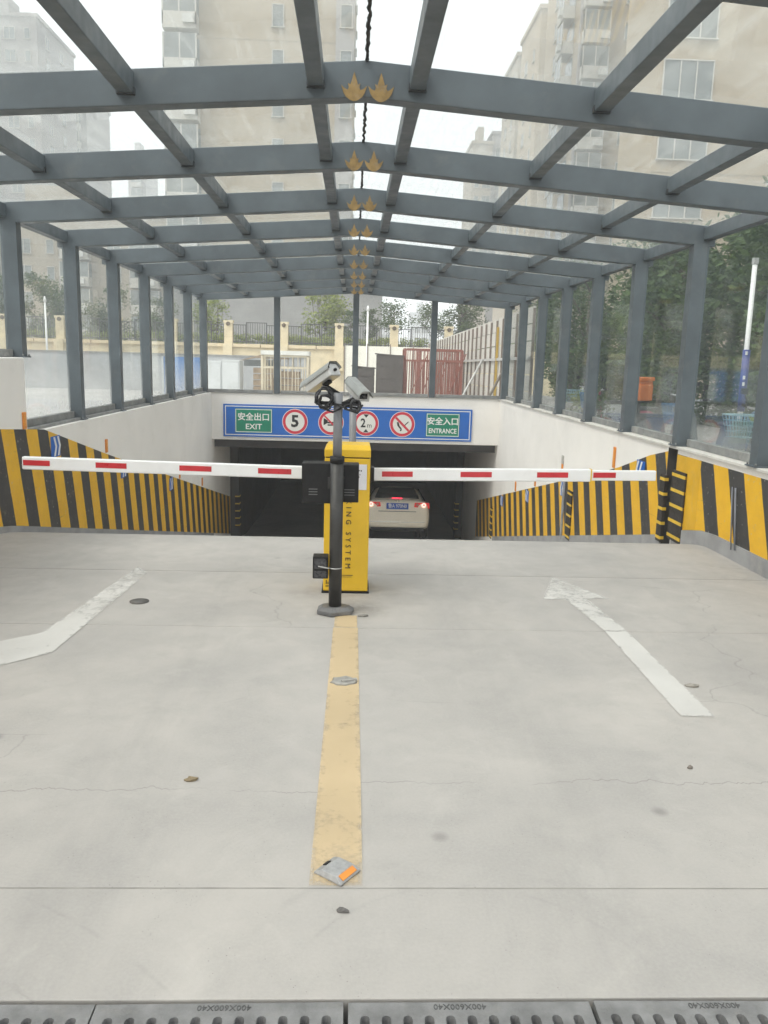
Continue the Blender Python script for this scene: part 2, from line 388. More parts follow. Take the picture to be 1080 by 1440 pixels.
# ================================================================ the setting
X0 = 0.04                                    # axis of the canopy
XL, XR = -3.13, 3.28                         # inner faces of the two ramp walls
def rz(y):                                   # ramp profile
    pts = [(-99, 0), (7.05, 0), (7.22, -0.004), (7.4, -0.028), (7.7, -0.09), (21.5, -3.12), (22.5, -3.335), (23.5, -3.53), (25, -3.68), (27, -3.74), (99, -3.74)]
    for (a, za), (b, zb) in zip(pts, pts[1:]):
        if a <= y <= b: return za+(zb-za)*(y-a)/(b-a)
    return 0
g = MB()
def sheet(mb, x0, x1, y0, y1, z): mb.add([(x0, y0, z), (x1, y0, z), (x1, y1, z), (x0, y1, z)], [(0, 1, 2, 3)])
for q in ((-900, -3.3, -300, 1500), (3.4, 900, -300, 1500), (-3.3, 3.4, -300, 7.05), (-3.3, 3.4, 18.45, 1500)): sheet(g, *q, -0.10)
tag(g.build('ground', YARD), None, kind='structure')

# driveway of concrete bays with open joints
dw = bpy.data.objects.new('driveway', None); COL.objects.link(dw); dw['kind'] = 'structure'
joints = [1.815, 2.262, 4.745, 6.03, 7.05]
slabs = []
for a, b in zip(joints, joints[1:]):
    s = MB(); s.box(XL-0.1, XR+0.1, a+0.003, b-0.003, -0.099, 0)
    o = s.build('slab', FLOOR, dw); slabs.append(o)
    if b < 7: add_bevel(o, 0.003, 2)
for y in joints[1:-1]:
    s = MB(); s.box(XL-0.1, XR+0.1, y-0.0025, y+0.0025, -0.09, -0.006); s.build('joint_filler', M('joint_filler', (0.15, 0.14, 0.13), 0.9, 0.2, 20), dw)
s = MB(); s.box(XL-0.1, XR+0.1, joints[1]-0.0028, joints[1]+0.0028, -0.006, -0.0012); s.build('joint_filler', M('dusty_filler', (0.27, 0.26, 0.24), 0.9, 0.25, 8), dw)
s = MB(); s.box(-6, 6, -6, 1.395, -0.099, 0); add_bevel(s.build('slab', FLOOR, dw), 0.004)
for x0, x1 in ((-6, -1.88), (1.92, 6)):      # beside the drain covers
    s = MB(); s.box(x0, x1, 1.401, 1.809, -0.099, 0.0); s.build('slab', FLOOR, dw)
# ramp
r_ = MB(); ys = [7.0471, 7.22, 7.4, 7.7, 8.1, 8.6]+[8.6+i*0.7 for i in range(1, 19)]+[21.5, 22.5, 23.5, 25, 27, 36]
ys = sorted(set(ys)); vs_ = []; fs_ = []
for y in ys: vs_ += [(XL-0.1, y, rz(y)), (XR+0.1, y, rz(y))]
for i in range(len(ys)-1): fs_.append((2*i, 2*i+1, 2*i+3, 2*i+2))
r_.add(vs_, fs_, True)
tag(r_.build('ramp_road', [FLOOR]), None, kind='structure')
# near-black drain bed under the covers, so the slots read dark
s = MB(); s.box(-1.88, 1.92, 1.40, 1.81, -0.098, -0.09); tag(s.build('drain_channel_floor', M('drain_dark', (0.03, 0.028, 0.025), 0.9, 0.3, 20)), None, kind='structure')

# ---------------------------------------------------------------- drain covers
def grate_mesh(L=0.616, W=0.402, H=0.04, n=11):
    mb = MB(); top = H/2; bot = -H/2
    x0, y0 = -L/2, -W/2
    pitch = (L-0.03)/n; sw = 0.024; sy0, sy1 = -W/2+0.035, W/2-0.042
    ymid = (0.01)
    cells = []
    for i in range(n):
        cx = -L/2+0.015+pitch*(i+0.5)
        for (a, b) in ((sy0, -0.012), (0.012, sy1)): cells.append((cx-pitch/2, cx+pitch/2, a-0.012, b+0.012, cx, a, b))
    K = 5
    def stadium(cx, a, b):
        r = sw/2; pts = []
        for k in range(K+1): t_ = PI*k/K; pts.append((cx+r*math.cos(t_), b-r+r*math.sin(t_)))
        for k in range(K+1): t_ = PI+PI*k/K; pts.append((cx+r*math.cos(t_), a+r+r*math.sin(t_)))
        return pts
    for (xa, xb, ya, yb, cx, a, b) in cells:
        st = stadium(cx, a, b); m_ = len(st)
        # outer points: project to rectangle
        outer = []
        for (px, py) in st:
            up = py > (a+b)/2
            if abs(py-(b-sw/2 if up else a+sw/2)) < 1e-6: outer.append((xb if px > cx else xa, py))
            else:
                t_ = (px-cx)/(sw/2); outer.append((cx+t_*(xb-cx), yb if up else ya))
        vs = [(x, y, top) for x, y in st]+[(x, y, top) for x, y in outer]+[(x, y, bot) for x, y in st]
        fs = []
        for k in range(m_):
            k2 = (k+1) % m_
            fs.append((k, k2, m_+k2, m_+k)); fs.append((k, k2, 2*m_+k2, 2*m_+k))
        # the four rectangle corners
        mb.add(vs, fs)
        for up in (0, 1):
            for sx_ in (0, 1):
                yy = yb if up else ya; xx = xb if sx_ else xa; yk = (b-sw/2) if up else (a+sw/2)
                # triangle between outer point on side, corner, and first outer point on end
                t1 = math.cos(PI/K)
                xe = cx+(t1 if sx_ else -t1)*(xb-cx)
                mb.add([(xx, yk, top), (xx, yy, top), (xe, yy, top)], [(0, 1, 2)])
    # rims
    ex0, ex1 = -L/2+0.015, -L/2+0.015+pitch*n
    for q in ((-L/2, L/2, -W/2, sy0-0.012), (-L/2, L/2, sy1+0.012, W/2), (-L/2, ex0, sy0-0.012, sy1+0.012), (ex1, L/2, sy0-0.012, sy1+0.012)): mb.box(*q, bot, top)
    return mb.mesh('drain_cover', GRATEM)
gm = grate_mesh()
gt = text_mesh('400X600X40', 0.025, M('grate_lettering', (0.08, 0.08, 0.08), 0.7, 0.2, 20), 'raised_lettering', depth=0.001)
gl_ = ['left end of the row, third back from the centre line', 'just left of the centre stripe', 'just right of the centre stripe', 'right end of the row']
gx = [-1.555, -0.925, -0.302, 0.325, 0.952, 1.58]
gnames = ['outermost left of the row', 'second from the left', 'third from the left, left of the yellow line', 'third from the right, right of the yellow line', 'second from the right', 'outermost right of the row']
for i, x in enumerate(gx):
    t = thing('drain_cover', (x, 1.606, -0.022), 'grey slotted drain cover across the driveway, '+gnames[i], 'drain cover', 'drain covers across the driveway')
    o = place('cover_plate', gm, t, (x, 1.606, -0.022), (0, 0, R([0.3, -0.4, 0.5, 0, -0.6, 0.2][i])))
    place('raised_lettering', gt, t, (x+random.uniform(-0.03, 0.03), 1.606+0.186, -0.0015), (0, 0, PI))

# ---------------------------------------------------------------- floor markings
WP = paint_worn('white_road_paint', (0.66, 0.645, 0.615), 0.24, 0.44, fade=(4.6, 6.1, 0.15, 0.8)); YP = paint_worn('yellow_road_paint', (0.63, 0.485, 0.29), 0.20, 0.46, fade=(2.62, 2.2, 0.2, 0.78))
def flat(name, polys, mat, label, cat, z=0.004):
    bm = bmesh.new()
    for p in polys: bm.faces.new([bm.verts.new((x, y, z)) for x, y in p])
    bmesh.ops.recalc_face_normals(bm, faces=bm.faces)
    rim = set(v.index for v in bm.verts); n0 = len(bm.verts)
    bmesh.ops.inset_individual(bm, faces=list(bm.faces), thickness=0.035)
    bm.verts.index_update()
    me = bpy.data.meshes.new(name); bm.to_mesh(me); bm.free()
    if me.polygons[0].normal.z < 0: me.flip_normals()
    a = me.attributes.new('cover', 'FLOAT', 'POINT')
    for i in range(len(me.vertices)): a.data[i].value = 0.0 if i < n0 else 1.0
    me.materials.append(mat)
    o = bpy.data.objects.new(name, me); COL.objects.link(o)
    return tag(o, label, cat)
flat('straight_arrow', [[(1.56, 3.52), (1.72, 3.52), (1.71, 4.742), (1.57, 4.742)], [(1.57, 4.748), (1.71, 4.748), (1.66, 5.42), (1.82, 5.44), (1.55, 6.02), (1.34, 5.40), (1.50, 5.42)]], WP, 'white arrow painted on the entrance lane pointing down the ramp', 'road marking')
flat('turn_arrow', [[(-1.62, 6.12), (-1.50, 5.92), (-1.60, 4.26), (-1.80, 4.05), (-2.45, 4.00), (-2.45, 4.36), (-1.97, 4.40), (-1.77, 4.58)]], WP, 'bent white turning arrow painted on the exit lane', 'road marking')
flat('centre_line', [[(-0.108, 2.268), (0.058, 2.268), (0.055, 4.742), (-0.095, 4.742)], [(-0.09, 4.748), (0.05, 4.748), (0.05, 4.98), (-0.09, 4.98)]], YP, 'faded yellow centre line between the exit and entrance lanes', 'road marking')

# road stud and the broken stud base on the yellow line
t = thing('road_stud', (-0.022, 2.335, 0), 'square aluminium road stud with orange reflector at the near end of the yellow line', 'road stud', rz=R(-38))
s = MB()
b0 = [(-.055, -.05), (.055, -.05), (.055, .05), (-.055, .05)]
s.loft([[(x, y, 0.0041) for x, y in b0], [(x, y, 0.010) for x, y in b0], [(x*0.5, y*0.86, 0.024) for x, y in b0]], smooth=False)
s.build('stud_body', M('cast_aluminium', (0.33, 0.33, 0.33), 0.5, 0.2, 60, metal=0.1, dirt=0.6, dirtcol=(0.14, 0.13, 0.11)), t, local=True, bevel=0.002)
s = MB(); s.bar((0.0425, -0.034, 0.0185), (0.0425, 0.034, 0.0185), 0.020, 0.003, up=(0.45, 0, 1)); s.build('reflector', ORANGE, t, local=True)
s = MB(); s.bar((-0.0425, -0.012, 0.0185), (-0.0425, 0.012, 0.0185), 0.014, 0.003, up=(-0.45, 0, 1)); s.build('worn_socket', BLACKP, t, local=True)
s = MB(); n = 18; ring0 = []; rnd = random.Random(3)
for k in range(n):
    a = 2*PI*k/n; rr = 0.062*(1+rnd.uniform(-.18, .12)); ring0.append((rr*math.cos(a)*1.1-0.02, 3.9+rr*math.sin(a)))
s.loft([[(x, y, 0.0045) for x, y in ring0], [(-0.02+(x+0.02)*0.8, 3.9+(y-3.9)*0.8, 0.010+rnd.uniform(0, .004)) for x, y in ring0], [(-0.02+(x+0.02)*0.3, 3.9+(y-3.9)*0.3, 0.008) for x, y in ring0]])
s.bar((-0.03, 3.875, 0.012), (0.045, 3.90, 0.014), 0.02, 0.012)
tag(s.build('broken_stud_base', M('broken_mortar', (0.30, 0.29, 0.27), 0.8, 0.25, 30, dirt=0.5, dirtcol=(0.2, 0.19, 0.17))), 'broken grey stud base left on the middle of the yellow line', 'debris')
# small litter
def scrap(name, x, y, sx, sy, col, label, cat, seed):
    rnd = random.Random(seed); mb = MB(); vs = []; k = 9
    for i in range(k):
        a = 2*PI*i/k; r = 1+rnd.uniform(-.35, .2); vs.append((x+sx*r*math.cos(a), y+sy*r*math.sin(a), 0.004+rnd.uniform(0, .008)))
    vs.append((x, y, 0.016)); mb.add(vs, [(i, (i+1) % k, k) for i in range(k)]); vs2 = [(a, b, 0.002) for a, b, c in vs[:k]]
    mb.add(vs2+vs[:k], [(i, (i+1) % k, (i+1) % k+k, i+k) for i in range(k)])
    return tag(mb.build(name, M('scrap_'+name, col, 0.8, 0.3, 60)), label, cat)
scrap('dry_leaf', -0.59, 2.91, 0.028, 0.016, (0.22, 0.17, 0.10), 'dry brown leaf lying on the exit lane concrete', 'leaf', 1)
scrap('mortar_lump', 1.76, 3.89, 0.035, 0.02, (0.27, 0.25, 0.22), 'small grey mortar lump beside the tail of the straight arrow', 'debris', 2)
scrap('pebble', 1.40, 3.03, 0.012, 0.009, (0.16, 0.14, 0.12), 'tiny dark pebble on the entrance lane concrete', 'pebble', 3)
scrap('crumb_of_tar', 0.0, 2.15, 0.020, 0.010, (0.12, 0.115, 0.11), 'small dark crumb on the concrete strip before the drain covers', 'debris', 4)
scrap('rag_scrap', 0.09, 4.97, 0.032, 0.014, (0.18, 0.17, 0.15), 'small dark scrap lying beside the camera pole base', 'debris', 5)
s = MB(); s.tube([(-1.38, 5.22, 0.001), (-1.38, 5.22, 0.006)], 0.062, 18)
tag(s.build('iron_plug', M('iron_plug', (0.10, 0.095, 0.09), 0.7, 0.2, 40)), 'round dark iron plug set in the exit lane concrete', 'floor plug')

# ================================================================ ramp walls
HZL = hazard('hazard_paint_exit_side', 0.24, 0.548, 7.60, 0.5)
HZR = hazard('hazard_paint_entrance_side', -0.40, 0.585, 6.06, 0.5)
def wall_strip(mb, x0, x1, ys, zb, zt):
    """vertical slab between x0,x1 whose bottom and top follow functions of y"""
    vs = []
    for y in ys: vs += [(x0, y, zb(y)), (x1, y, zb(y)), (x1, y, zt(y)), (x0, y, zt(y))]
    fs = [(0, 1, 2, 3), tuple(4*(len(ys)-1)+k for k in (3, 2, 1, 0))]
    for i in range(len(ys)-1):
        a = 4*i
        for k in range(4): fs.append((a+k, a+(k+1) % 4, a+4+(k+1) % 4, a+4+k))
    mb.add(vs, fs)
def span(a, b, step=0.6):
    n = max(1, int((b-a)/step)); return [a+(b-a)*i/n for i in range(n+1)]
# exit side
wl = thing('exit_side_ramp_wall', (XL-0.18, 10, 0), 'white plastered ramp wall with leaning black and yellow bands on the exit side', 'wall')
s = MB(); wall_strip(s, XL-0.37, XL, span(8.0, 18.3), lambda y: rz(y)-0.3, lambda y: 0.82); s.build('wall_body', PLASTER, wl)
s = MB(); s.box(XL-0.37, XL+0.001, -2.3, 7.998, -0.3, 1.54); s.build('raised_wall_end', PLASTER, wl, bevel=0.012)
def top_l(y):
    if y < 8.4: return 0.825+(8.4-y)*0.085
    if y < 10.5: return 0.825-(y-8.4)*0.2343
    return 0.333-(y-10.5)*0.2195
s = MB(); wall_strip(s, XL+0.001, XL+0.004, [-2.3, 1.2, 4, 6, 7.05]+span(7.25, 8.4, 0.2)+span(8.7, 20.9, 0.5), lambda y: rz(y)+0.06, top_l); s.build('hazard_band', HZL, wl)
s = MB(); wall_strip(s, XL+0.001, XL+0.016, [-2.3, 1.2, 4, 6, 7.05]+span(7.25, 8.4, 0.2)+span(8.7, 18.3, 0.5), lambda y: rz(y)-0.05, lambda y: rz(y)+0.06); s.build('skirting', SKIRT, wl)
s = MB(); s.box(XL-0.39, XL-0.06, 8.0, 18.3, 0.822, 0.85); s.build('coping', RAIL, wl)
# entrance side: near part, recess, far part
wr = thing('entrance_side_ramp_wall', (XR+0.18, 10, 0), 'white plastered ramp wall with leaning black and yellow bands on the entrance side', 'wall')
s = MB(); wall_strip(s, XR, XR+0.34, span(8.33, 18.3), lambda y: rz(y)-0.3, lambda y: 0.80); s.build('wall_body', PLASTER, wr)
s = MB(); s.box(XR, XR+0.34, -2.3, 8.08, -0.3, 0.80); s.build('wall_body', PLASTER, wr)
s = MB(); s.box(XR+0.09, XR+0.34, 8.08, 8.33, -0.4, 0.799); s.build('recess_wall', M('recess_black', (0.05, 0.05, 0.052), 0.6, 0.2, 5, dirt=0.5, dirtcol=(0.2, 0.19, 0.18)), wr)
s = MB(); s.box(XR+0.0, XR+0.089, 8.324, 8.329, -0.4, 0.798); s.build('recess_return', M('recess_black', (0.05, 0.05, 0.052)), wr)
def top_r(y):
    if y < 8.45: return 0.755
    if y < 10: return 0.755-(y-8.45)*0.262
    return 0.349-(y-10)*0.2085
s = MB(); wall_strip(s, XR-0.004, XR-0.001, span(8.33, 20.9, 0.5), lambda y: rz(y)+0.10, top_r); s.build('hazard_band', HZR, wr)
s = MB(); wall_strip(s, XR-0.004, XR-0.001, [-2.3, 1.2, 3, 5, 7.05, 7.35, 7.7, 8.07], lambda y: rz(y)+0.14, top_r); s.build('hazard_band', HZR, wr)
s = MB(); wall_strip(s, XR-0.006, XR-0.0041, [7.5, 7.7, 7.9, 8.07], lambda y: rz(y)+0.14, lambda y: 0.752); s.build('yellow_patch', M('yellow_wall_paint', (0.72, 0.41, 0.016), 0.5, 0.1, 4, dirt=0.35), wr)
s = MB(); wall_strip(s, XR-0.018, XR-0.001, [-2.3, 1.2, 3, 5, 7.05, 7.35, 7.7, 8.02], lambda y: rz(y)-0.05, lambda y: rz(y)+0.14); s.build('skirting', SKIRT, wr)
s = MB(); wall_strip(s, XR-0.018, XR-0.001, span(8.33, 18.3, 0.5), lambda y: rz(y)-0.05, lambda y: rz(y)+0.10); s.build('skirting', SKIRT, wr)
s = MB(); s.box(XR-0.03, XR+0.37, -2.3, 18.28, 0.802, 0.832); s.build('coping', M('pale_coping', (0.62, 0.6, 0.56), 0.8, 0.1, 4, dirt=0.5, dirtcol=(0.35, 0.32, 0.28)), wr, bevel=0.006)
s = MB(); s.tube([(XR-0.03, 6.62, 0.10), (XR-0.03, 6.72, 0.62)], 0.008, 6); s.tube([(XR-0.03, 6.69, 0.09), (XR-0.03, 6.78, 0.62)], 0.006, 6); s.build('conduit', M('grey_conduit', (0.2, 0.21, 0.24), 0.5), wr)

# ================================================================ tunnel
tn = thing('garage_tunnel', (0, 18.3, -2.5), 'dark underground garage tunnel with white lintel at the foot of the ramp', 'tunnel')
s = MB(); s.box(XL-0.37, XR+0.34, 18.302, 18.62, -0.22, 0.82); s.build('lintel', PLASTER, tn, bevel=0.01)
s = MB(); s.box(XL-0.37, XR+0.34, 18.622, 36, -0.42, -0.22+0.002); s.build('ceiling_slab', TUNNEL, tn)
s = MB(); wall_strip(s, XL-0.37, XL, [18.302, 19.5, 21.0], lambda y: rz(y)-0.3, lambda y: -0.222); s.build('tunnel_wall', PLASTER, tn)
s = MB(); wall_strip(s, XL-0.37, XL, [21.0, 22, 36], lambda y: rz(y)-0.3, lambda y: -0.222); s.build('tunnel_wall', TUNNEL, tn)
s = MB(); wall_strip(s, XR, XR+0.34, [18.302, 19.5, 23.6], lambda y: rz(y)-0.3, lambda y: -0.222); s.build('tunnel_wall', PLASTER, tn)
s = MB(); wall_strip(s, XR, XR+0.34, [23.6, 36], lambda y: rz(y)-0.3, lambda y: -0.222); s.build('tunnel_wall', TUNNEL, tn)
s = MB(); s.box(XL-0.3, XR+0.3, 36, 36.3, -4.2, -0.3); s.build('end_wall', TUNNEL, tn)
for xa, xb, ya in ((XL, XL+0.22, 20.95), (XR-0.2, XR, 23.6)):
    s = MB(); s.box(xa, xb, ya, ya+0.5, rz(ya)-0.4, -0.23); s.build('pier', TUNNEL, tn)
for k, y in enumerate((22.2, 26.5, 31)):
    s = MB(); s.box(XL+0.002, XR-0.002, y, y+0.35, -0.75, -0.425); s.build('ceiling_beam', TUNNEL, tn)

# ================================================================ canopy
cn = thing('glass_canopy', (X0, 10.6, 0.82), 'grey steel framed glass canopy with low pitched roof over the ramp', 'canopy')
HW = 3.35; APEX = 3.19; SL = 0.0705; BD = 0.185; BW = 0.11
def rt(x): return APEX - SL*abs(x-X0)
FR = [4.82+1.66*k for k in range(-4, 9)]  # bays behind the camera are unseen, added to dim the foreground floor
rm = MB()
for sg in (-1, 1):
    xa, xb = 0, sg*(HW+0.07)
    vs = []
    for y in (-BW/2, BW/2):
        vs += [(xa, y, 0), (xb, y, -SL*abs(xb)), (xb, y, -SL*abs(xb)-BD), (xa, y, -BD)]
    rm.add(vs, [(0, 1, 2, 3), (7, 6, 5, 4), (0, 4, 5, 1), (2, 6, 7, 3), (1, 5, 6, 2)])
rm = rm.mesh('rafter', STEEL)
# bottom flange lip gives the doubled lower edge
em = MB()
half = [(0.0, -.02), (.15, .02), (.32, .14), (.43, .30), (.52, .58), (.38, .46), (.26, .40), (.21, .50), (.25, .66), (.15, .60), (.11, .74), (0, 1.08)]
poly = half+[(-x, y) for x, y in half[-2:0:-1]]
em.prism([(x*0.135, y*0.135) for x, y in poly], 0, 0.004, Matrix.Rotation(PI/2, 4, 'X'))
em = em.mesh('lotus_emblem', GOLD)
posts_m = MB(); posts_m.box(-0.075, 0.075, -0.06, 0.06, 0, 1.0); posts_m = posts_m.mesh('post', STEEL)
PX = [-2.33, -1.25, -0.235, 0.315, 1.33, 2.38]
PXE = [X0-HW]+PX+[X0+HW]
for k, y in enumerate(FR):
    ra = place('rafter', rm, cn, (X0, y, APEX)); add_bevel(ra, 0.006)
    for sg in (-1, 1):
        place('lotus_emblem', em, ra, (X0+sg*0.073+0.005, y-BW/2-0.0015, 2.982))
    for sg in (-1, 1):
        zb = 1.541 if (sg < 0 and y < 8.2) else (0.823 if sg < 0 else 0.833)
        x = X0+sg*(HW-0.06); zt = rt(x)-BD+0.02
        p = place('post', posts_m, cn, (x, y, zb), scale=(1, 1, zt-zb)); 
        fb = MB(); fb.box(x-0.1, x+0.1, y-0.085, y+0.085, zb, zb+0.012); fb.build('base_plate', STEEL, cn)
        for ddx, ddy in ((-.085, -.07), (.085, -.07), (-.085, .07), (.085, .07)):
            hb = MB(); hb.tube([(x+ddx, y+ddy, zb+0.012), (x+ddx, y+ddy, zb+0.03)], 0.009, 6); hb.build('anchor_bolt', RAIL, cn)
for y0, y1 in zip(FR, FR[1:]):
    for i, x in enumerate(PXE):
        edge = i in (0, len(PXE)-1)
        mb = MB(); dz = 0.012; wd, dp = (0.10, 0.12) if edge else (0.085, 0.115)
        z = rt(x)-dz
        mb.box(x-wd/2, x+wd/2, y0+BW/2-0.004, y1-BW/2+0.004, z-dp, z)
        o = mb.build('eave_beam' if edge else 'purlin', STEEL, cn, bevel=0.005)
        for ye, sg in ((y0+BW/2, 1), (y1-BW/2, -1)):     # dark blocks stand in for smudges and shadow where purlins meet rafters
            pb = MB(); pb.box(x-wd/2-0.006, x+wd/2+0.006, ye-0.001*sg if sg > 0 else ye-0.03, ye+0.03 if sg > 0 else ye+0.001, z-dp-0.006, z-dp+0.03)
            if not edge: pb.build('joint_dark_block', M('joint_dark', (0.05, 0.055, 0.06), 0.6), o)
    # roof panes
    seams = [X0-HW-0.12]+PX[:3]+[X0]+PX[3:]+[X0+HW+0.12]
    for xa, xb in zip(seams, seams[1:]):
        g_ = 0.006; xa2, xb2 = xa+g_, xb-g_
        vs = []
        for dz in (0.004, 0.014): vs += [(xa2, y0+g_, rt(xa2)+dz), (xb2, y0+g_, rt(xb2)+dz), (xb2, y1-g_, rt(xb2)+dz), (xa2, y1-g_, rt(xa2)+dz)]
        mb = MB(); mb.add(vs, [(0, 3, 2, 1), (4, 5, 6, 7), (0, 1, 5, 4), (1, 2, 6, 5), (2, 3, 7, 6), (3, 0, 4, 7)])
        mb.build('roof_pane', ROOFGLASS, cn)
    # side panes and bottom rails
    for sg in (-1, 1):
        zb = (1.54 if y1 < 8.3 else 0.85) if sg < 0 else 0.832
        x = X0+sg*(HW-0.005); zt = rt(x)-0.13
        mb = MB(); mb.box(x-0.03, x+0.045, y0+0.062, y1-0.062, zb, zb+0.075); mb.build('bottom_rail', RAIL, cn, bevel=0.006)
        mb = MB(); mb.box(x-0.005, x+0.005, y0+0.066, y1-0.066, zb+0.07, zt); mb.build('side_pane', SIDEGLASS if sg > 0 else EXITGLASS, cn)
# wavy ridge seal
s = MB(); rnd = random.Random(2); pts = []
y = FR[0]
while y < FR[-1]:
    pts.append((X0+0.003*math.sin(y*38)+rnd.uniform(-.004, .004), y, APEX-0.002+0.003*math.sin(y*61))); y += 0.03
s.tube(pts, [0.009+rnd.uniform(-.002, .003) for _ in pts], 6); s.build('ridge_sealant', SEAL, cn)
# end gable: posts and panes standing on the lintel
EX = [X0-HW+0.02, -1.69, 0.025, 1.745, X0+HW-0.02]; YE = FR[-1]+0.2
for x in EX[1:-1]:
    mb = MB(); mb.box(x-0.065, x+0.065, YE-0.05, YE+0.07, 0.823, rt(x)-0.02); mb.build('gable_post', STEEL, cn, bevel=0.005)
for x in (EX[0], EX[-1]):
    mb = MB(); mb.box(x-0.075, x+0.075, YE-0.05, YE+0.07, 0.834, rt(x)-0.03); mb.build('gable_post', STEEL, cn, bevel=0.005)
for xa, xb in zip(EX, EX[1:]):
    mb = MB(); mb.box(xa+0.08, xb-0.08, YE-0.03, YE+0.04, 0.823, 0.895); mb.build('bottom_rail', RAIL, cn, bevel=0.005)
    mb = MB(); za, zb = rt(xa)-0.1, rt(xb)-0.1
    vs = []
    for yy in (YE-0.005, YE+0.005): vs += [(xa+0.07, yy, 0.89), (xb-0.07, yy, 0.89), (xb-0.07, yy, zb), (xa+0.07, yy, za)]
    mb.add(vs, [(0, 1, 2, 3), (7, 6, 5, 4), (0, 4, 5, 1), (1, 5, 6, 2), (2, 6, 7, 3), (3, 7, 4, 0)])
    mb.build('gable_pane', GABLEGLASS, cn)
mb = MB()
for sg in (-1, 1):
    mb.bar((X0, YE, APEX-0.09), (X0+sg*HW, YE, APEX-0.09-SL*HW), 0.10, 0.15)
mb.build('gable_beam', STEEL, cn)

# ================================================================ sign on the lintel
RX = Matrix.Rotation(PI/2, 4, 'X')           # (x, y, z) -> (x, -z, y): flat work that faces the driveway
SX, SY, SZ = -0.10, 18.30, 0.215
sg_ = thing('sign_board', (SX, SY, SZ), 'long blue sign board with exit and entrance plates and four red ringed discs', 'sign')
def rect(w_, h_, cx=0, cy=0): return [(cx-w_/2, cy-h_/2), (cx+w_/2, cy-h_/2), (cx+w_/2, cy+h_/2), (cx-w_/2, cy+h_/2)]
def circ(r, cx=0, cy=0, n=36): return [(cx+r*math.cos(2*PI*k/n), cy+r*math.sin(2*PI*k/n)) for k in range(n)]
def flatpart(name, polys, z0, z1, mat, parent):
    mb = MB()
    for p in polys: mb.prism(p, z0, z1, RX)
    return mb.build(name, mat, parent, local=True)
def frame_polys(w_, h_, t_, cx=0, cy=0):
    return [rect(w_, t_, cx, cy+h_/2-t_/2), rect(w_, t_, cx, cy-h_/2+t_/2), rect(t_, h_-2*t_, cx-w_/2+t_/2, cy), rect(t_, h_-2*t_, cx+w_/2-t_/2, cy)]
flatpart('backing_panel', [rect(5.54, 0.715)], 0.002, 0.03, BLUE, sg_)
flatpart('border', frame_polys(5.46, 0.645, 0.018), 0.03, 0.032, WHITE, sg_)
def plate(cx, w_, h_, cn_, en, nm):
    p = flatpart('green_plate', [rect(w_, h_, cx, 0)], 0.03, 0.034, GREEN, sg_)
    flatpart('plate_border', frame_polys(w_-0.02, h_-0.02, 0.014, cx, 0), 0.034, 0.036, WHITE, p)
    me = text_mesh(cn_, 0.178, WHITE, 'lettering', bold=0.004)
    o = bpy.data.objects.new('lettering', me); COL.objects.link(o); o.parent = p; o.location = (cx, -0.0355, 0.075); o.rotation_euler = (PI/2, 0, 0)
    me = text_mesh(en, 0.17 if en == 'EXIT' else 0.15, WHITE, 'lettering', bold=0.003, sx=1.05 if en == 'EXIT' else 0.82)
    o = bpy.data.objects.new('lettering', me); COL.objects.link(o); o.parent = p; o.location = (cx, -0.0355, -0.135); o.rotation_euler = (PI/2, 0, 0)
plate(-2.10, 0.82, 0.53, '安全出口', 'EXIT', 'exit')
plate(2.115, 0.75, 0.52, '安全入口', 'ENTRANCE', 'entrance')
OFFW = M('sign_white', (0.78, 0.77, 0.73), 0.45, 0.04, 4)
def roundel(cx):
    p = flatpart('prohibition_disc', [circ(0.285, cx)], 0.03, 0.033, WHITE, sg_)
    flatpart('red_ring', [circ(0.272, cx)], 0.033, 0.035, SRED, p)
    flatpart('disc_face', [circ(0.212, cx)], 0.035, 0.037, OFFW, p)
    return p
def ptext(p, s, size, x, z, sx=1.0, mat=BLK, bold=0.0):
    me = text_mesh(s, size, mat, 'lettering', bold=bold, sx=sx)
    o = bpy.data.objects.new('lettering', me); COL.objects.link(o); o.parent = p; o.location = (x, -0.0385, z); o.rotation_euler = (PI/2, 0, 0)
p = roundel(-1.185); ptext(p, '5', 0.36, -1.185, 0.0, bold=0.012)
p = roundel(-0.385)
flatpart('horn_symbol', [[(-.55, .10), (-.55, -.06), (-.46, -.01), (-.46, .05)], rect(0.20, 0.035, -0.36, 0.0), rect(0.20, 0.03, -0.36, -0.055), circ(0.03, -0.26, -0.03, 12)], 0.0372, 0.0386, BLK, p)
flatpart('red_slash', [[(-.385-.16, .135), (-.385-.135, .16), (-.385+.16, -.135), (-.385+.135, -.16)]], 0.0387, 0.04, SRED, p)
p = roundel(0.395); ptext(p, '2', 0.27, 0.33, 0.0, bold=0.006, sx=0.85); ptext(p, 'm', 0.15, 0.47, -0.045)
flatpart('height_arrow', [[(.395-.06, -.20), (.395+.06, -.20), (.395+.0, -.125)]], 0.0372, 0.0386, BLK, p)
flatpart('height_arrow', [[(.395-.06, .20), (.395, .125), (.395+.06, .20)]], 0.0372, 0.0386, BLK, p)
p = roundel(1.205)
flatpart('match_symbol', [[(1.08, .04), (1.10, -.04), (1.16, -.11), (1.20, -.10), (1.15, -.04), (1.12, .05)], [(1.17, -.16), (1.20, -.13), (1.19, -.10), (1.15, -.13)], [(1.22, -.05), (1.235, -.065), (1.35, .05), (1.335, .065)]], 0.0372, 0.0386, BLK, p)
flatpart('red_slash', [[(1.205-.165, .13), (1.205-.13, .165), (1.205+.165, -.13), (1.205+.13, -.165)]], 0.0387, 0.04, SRED, p)

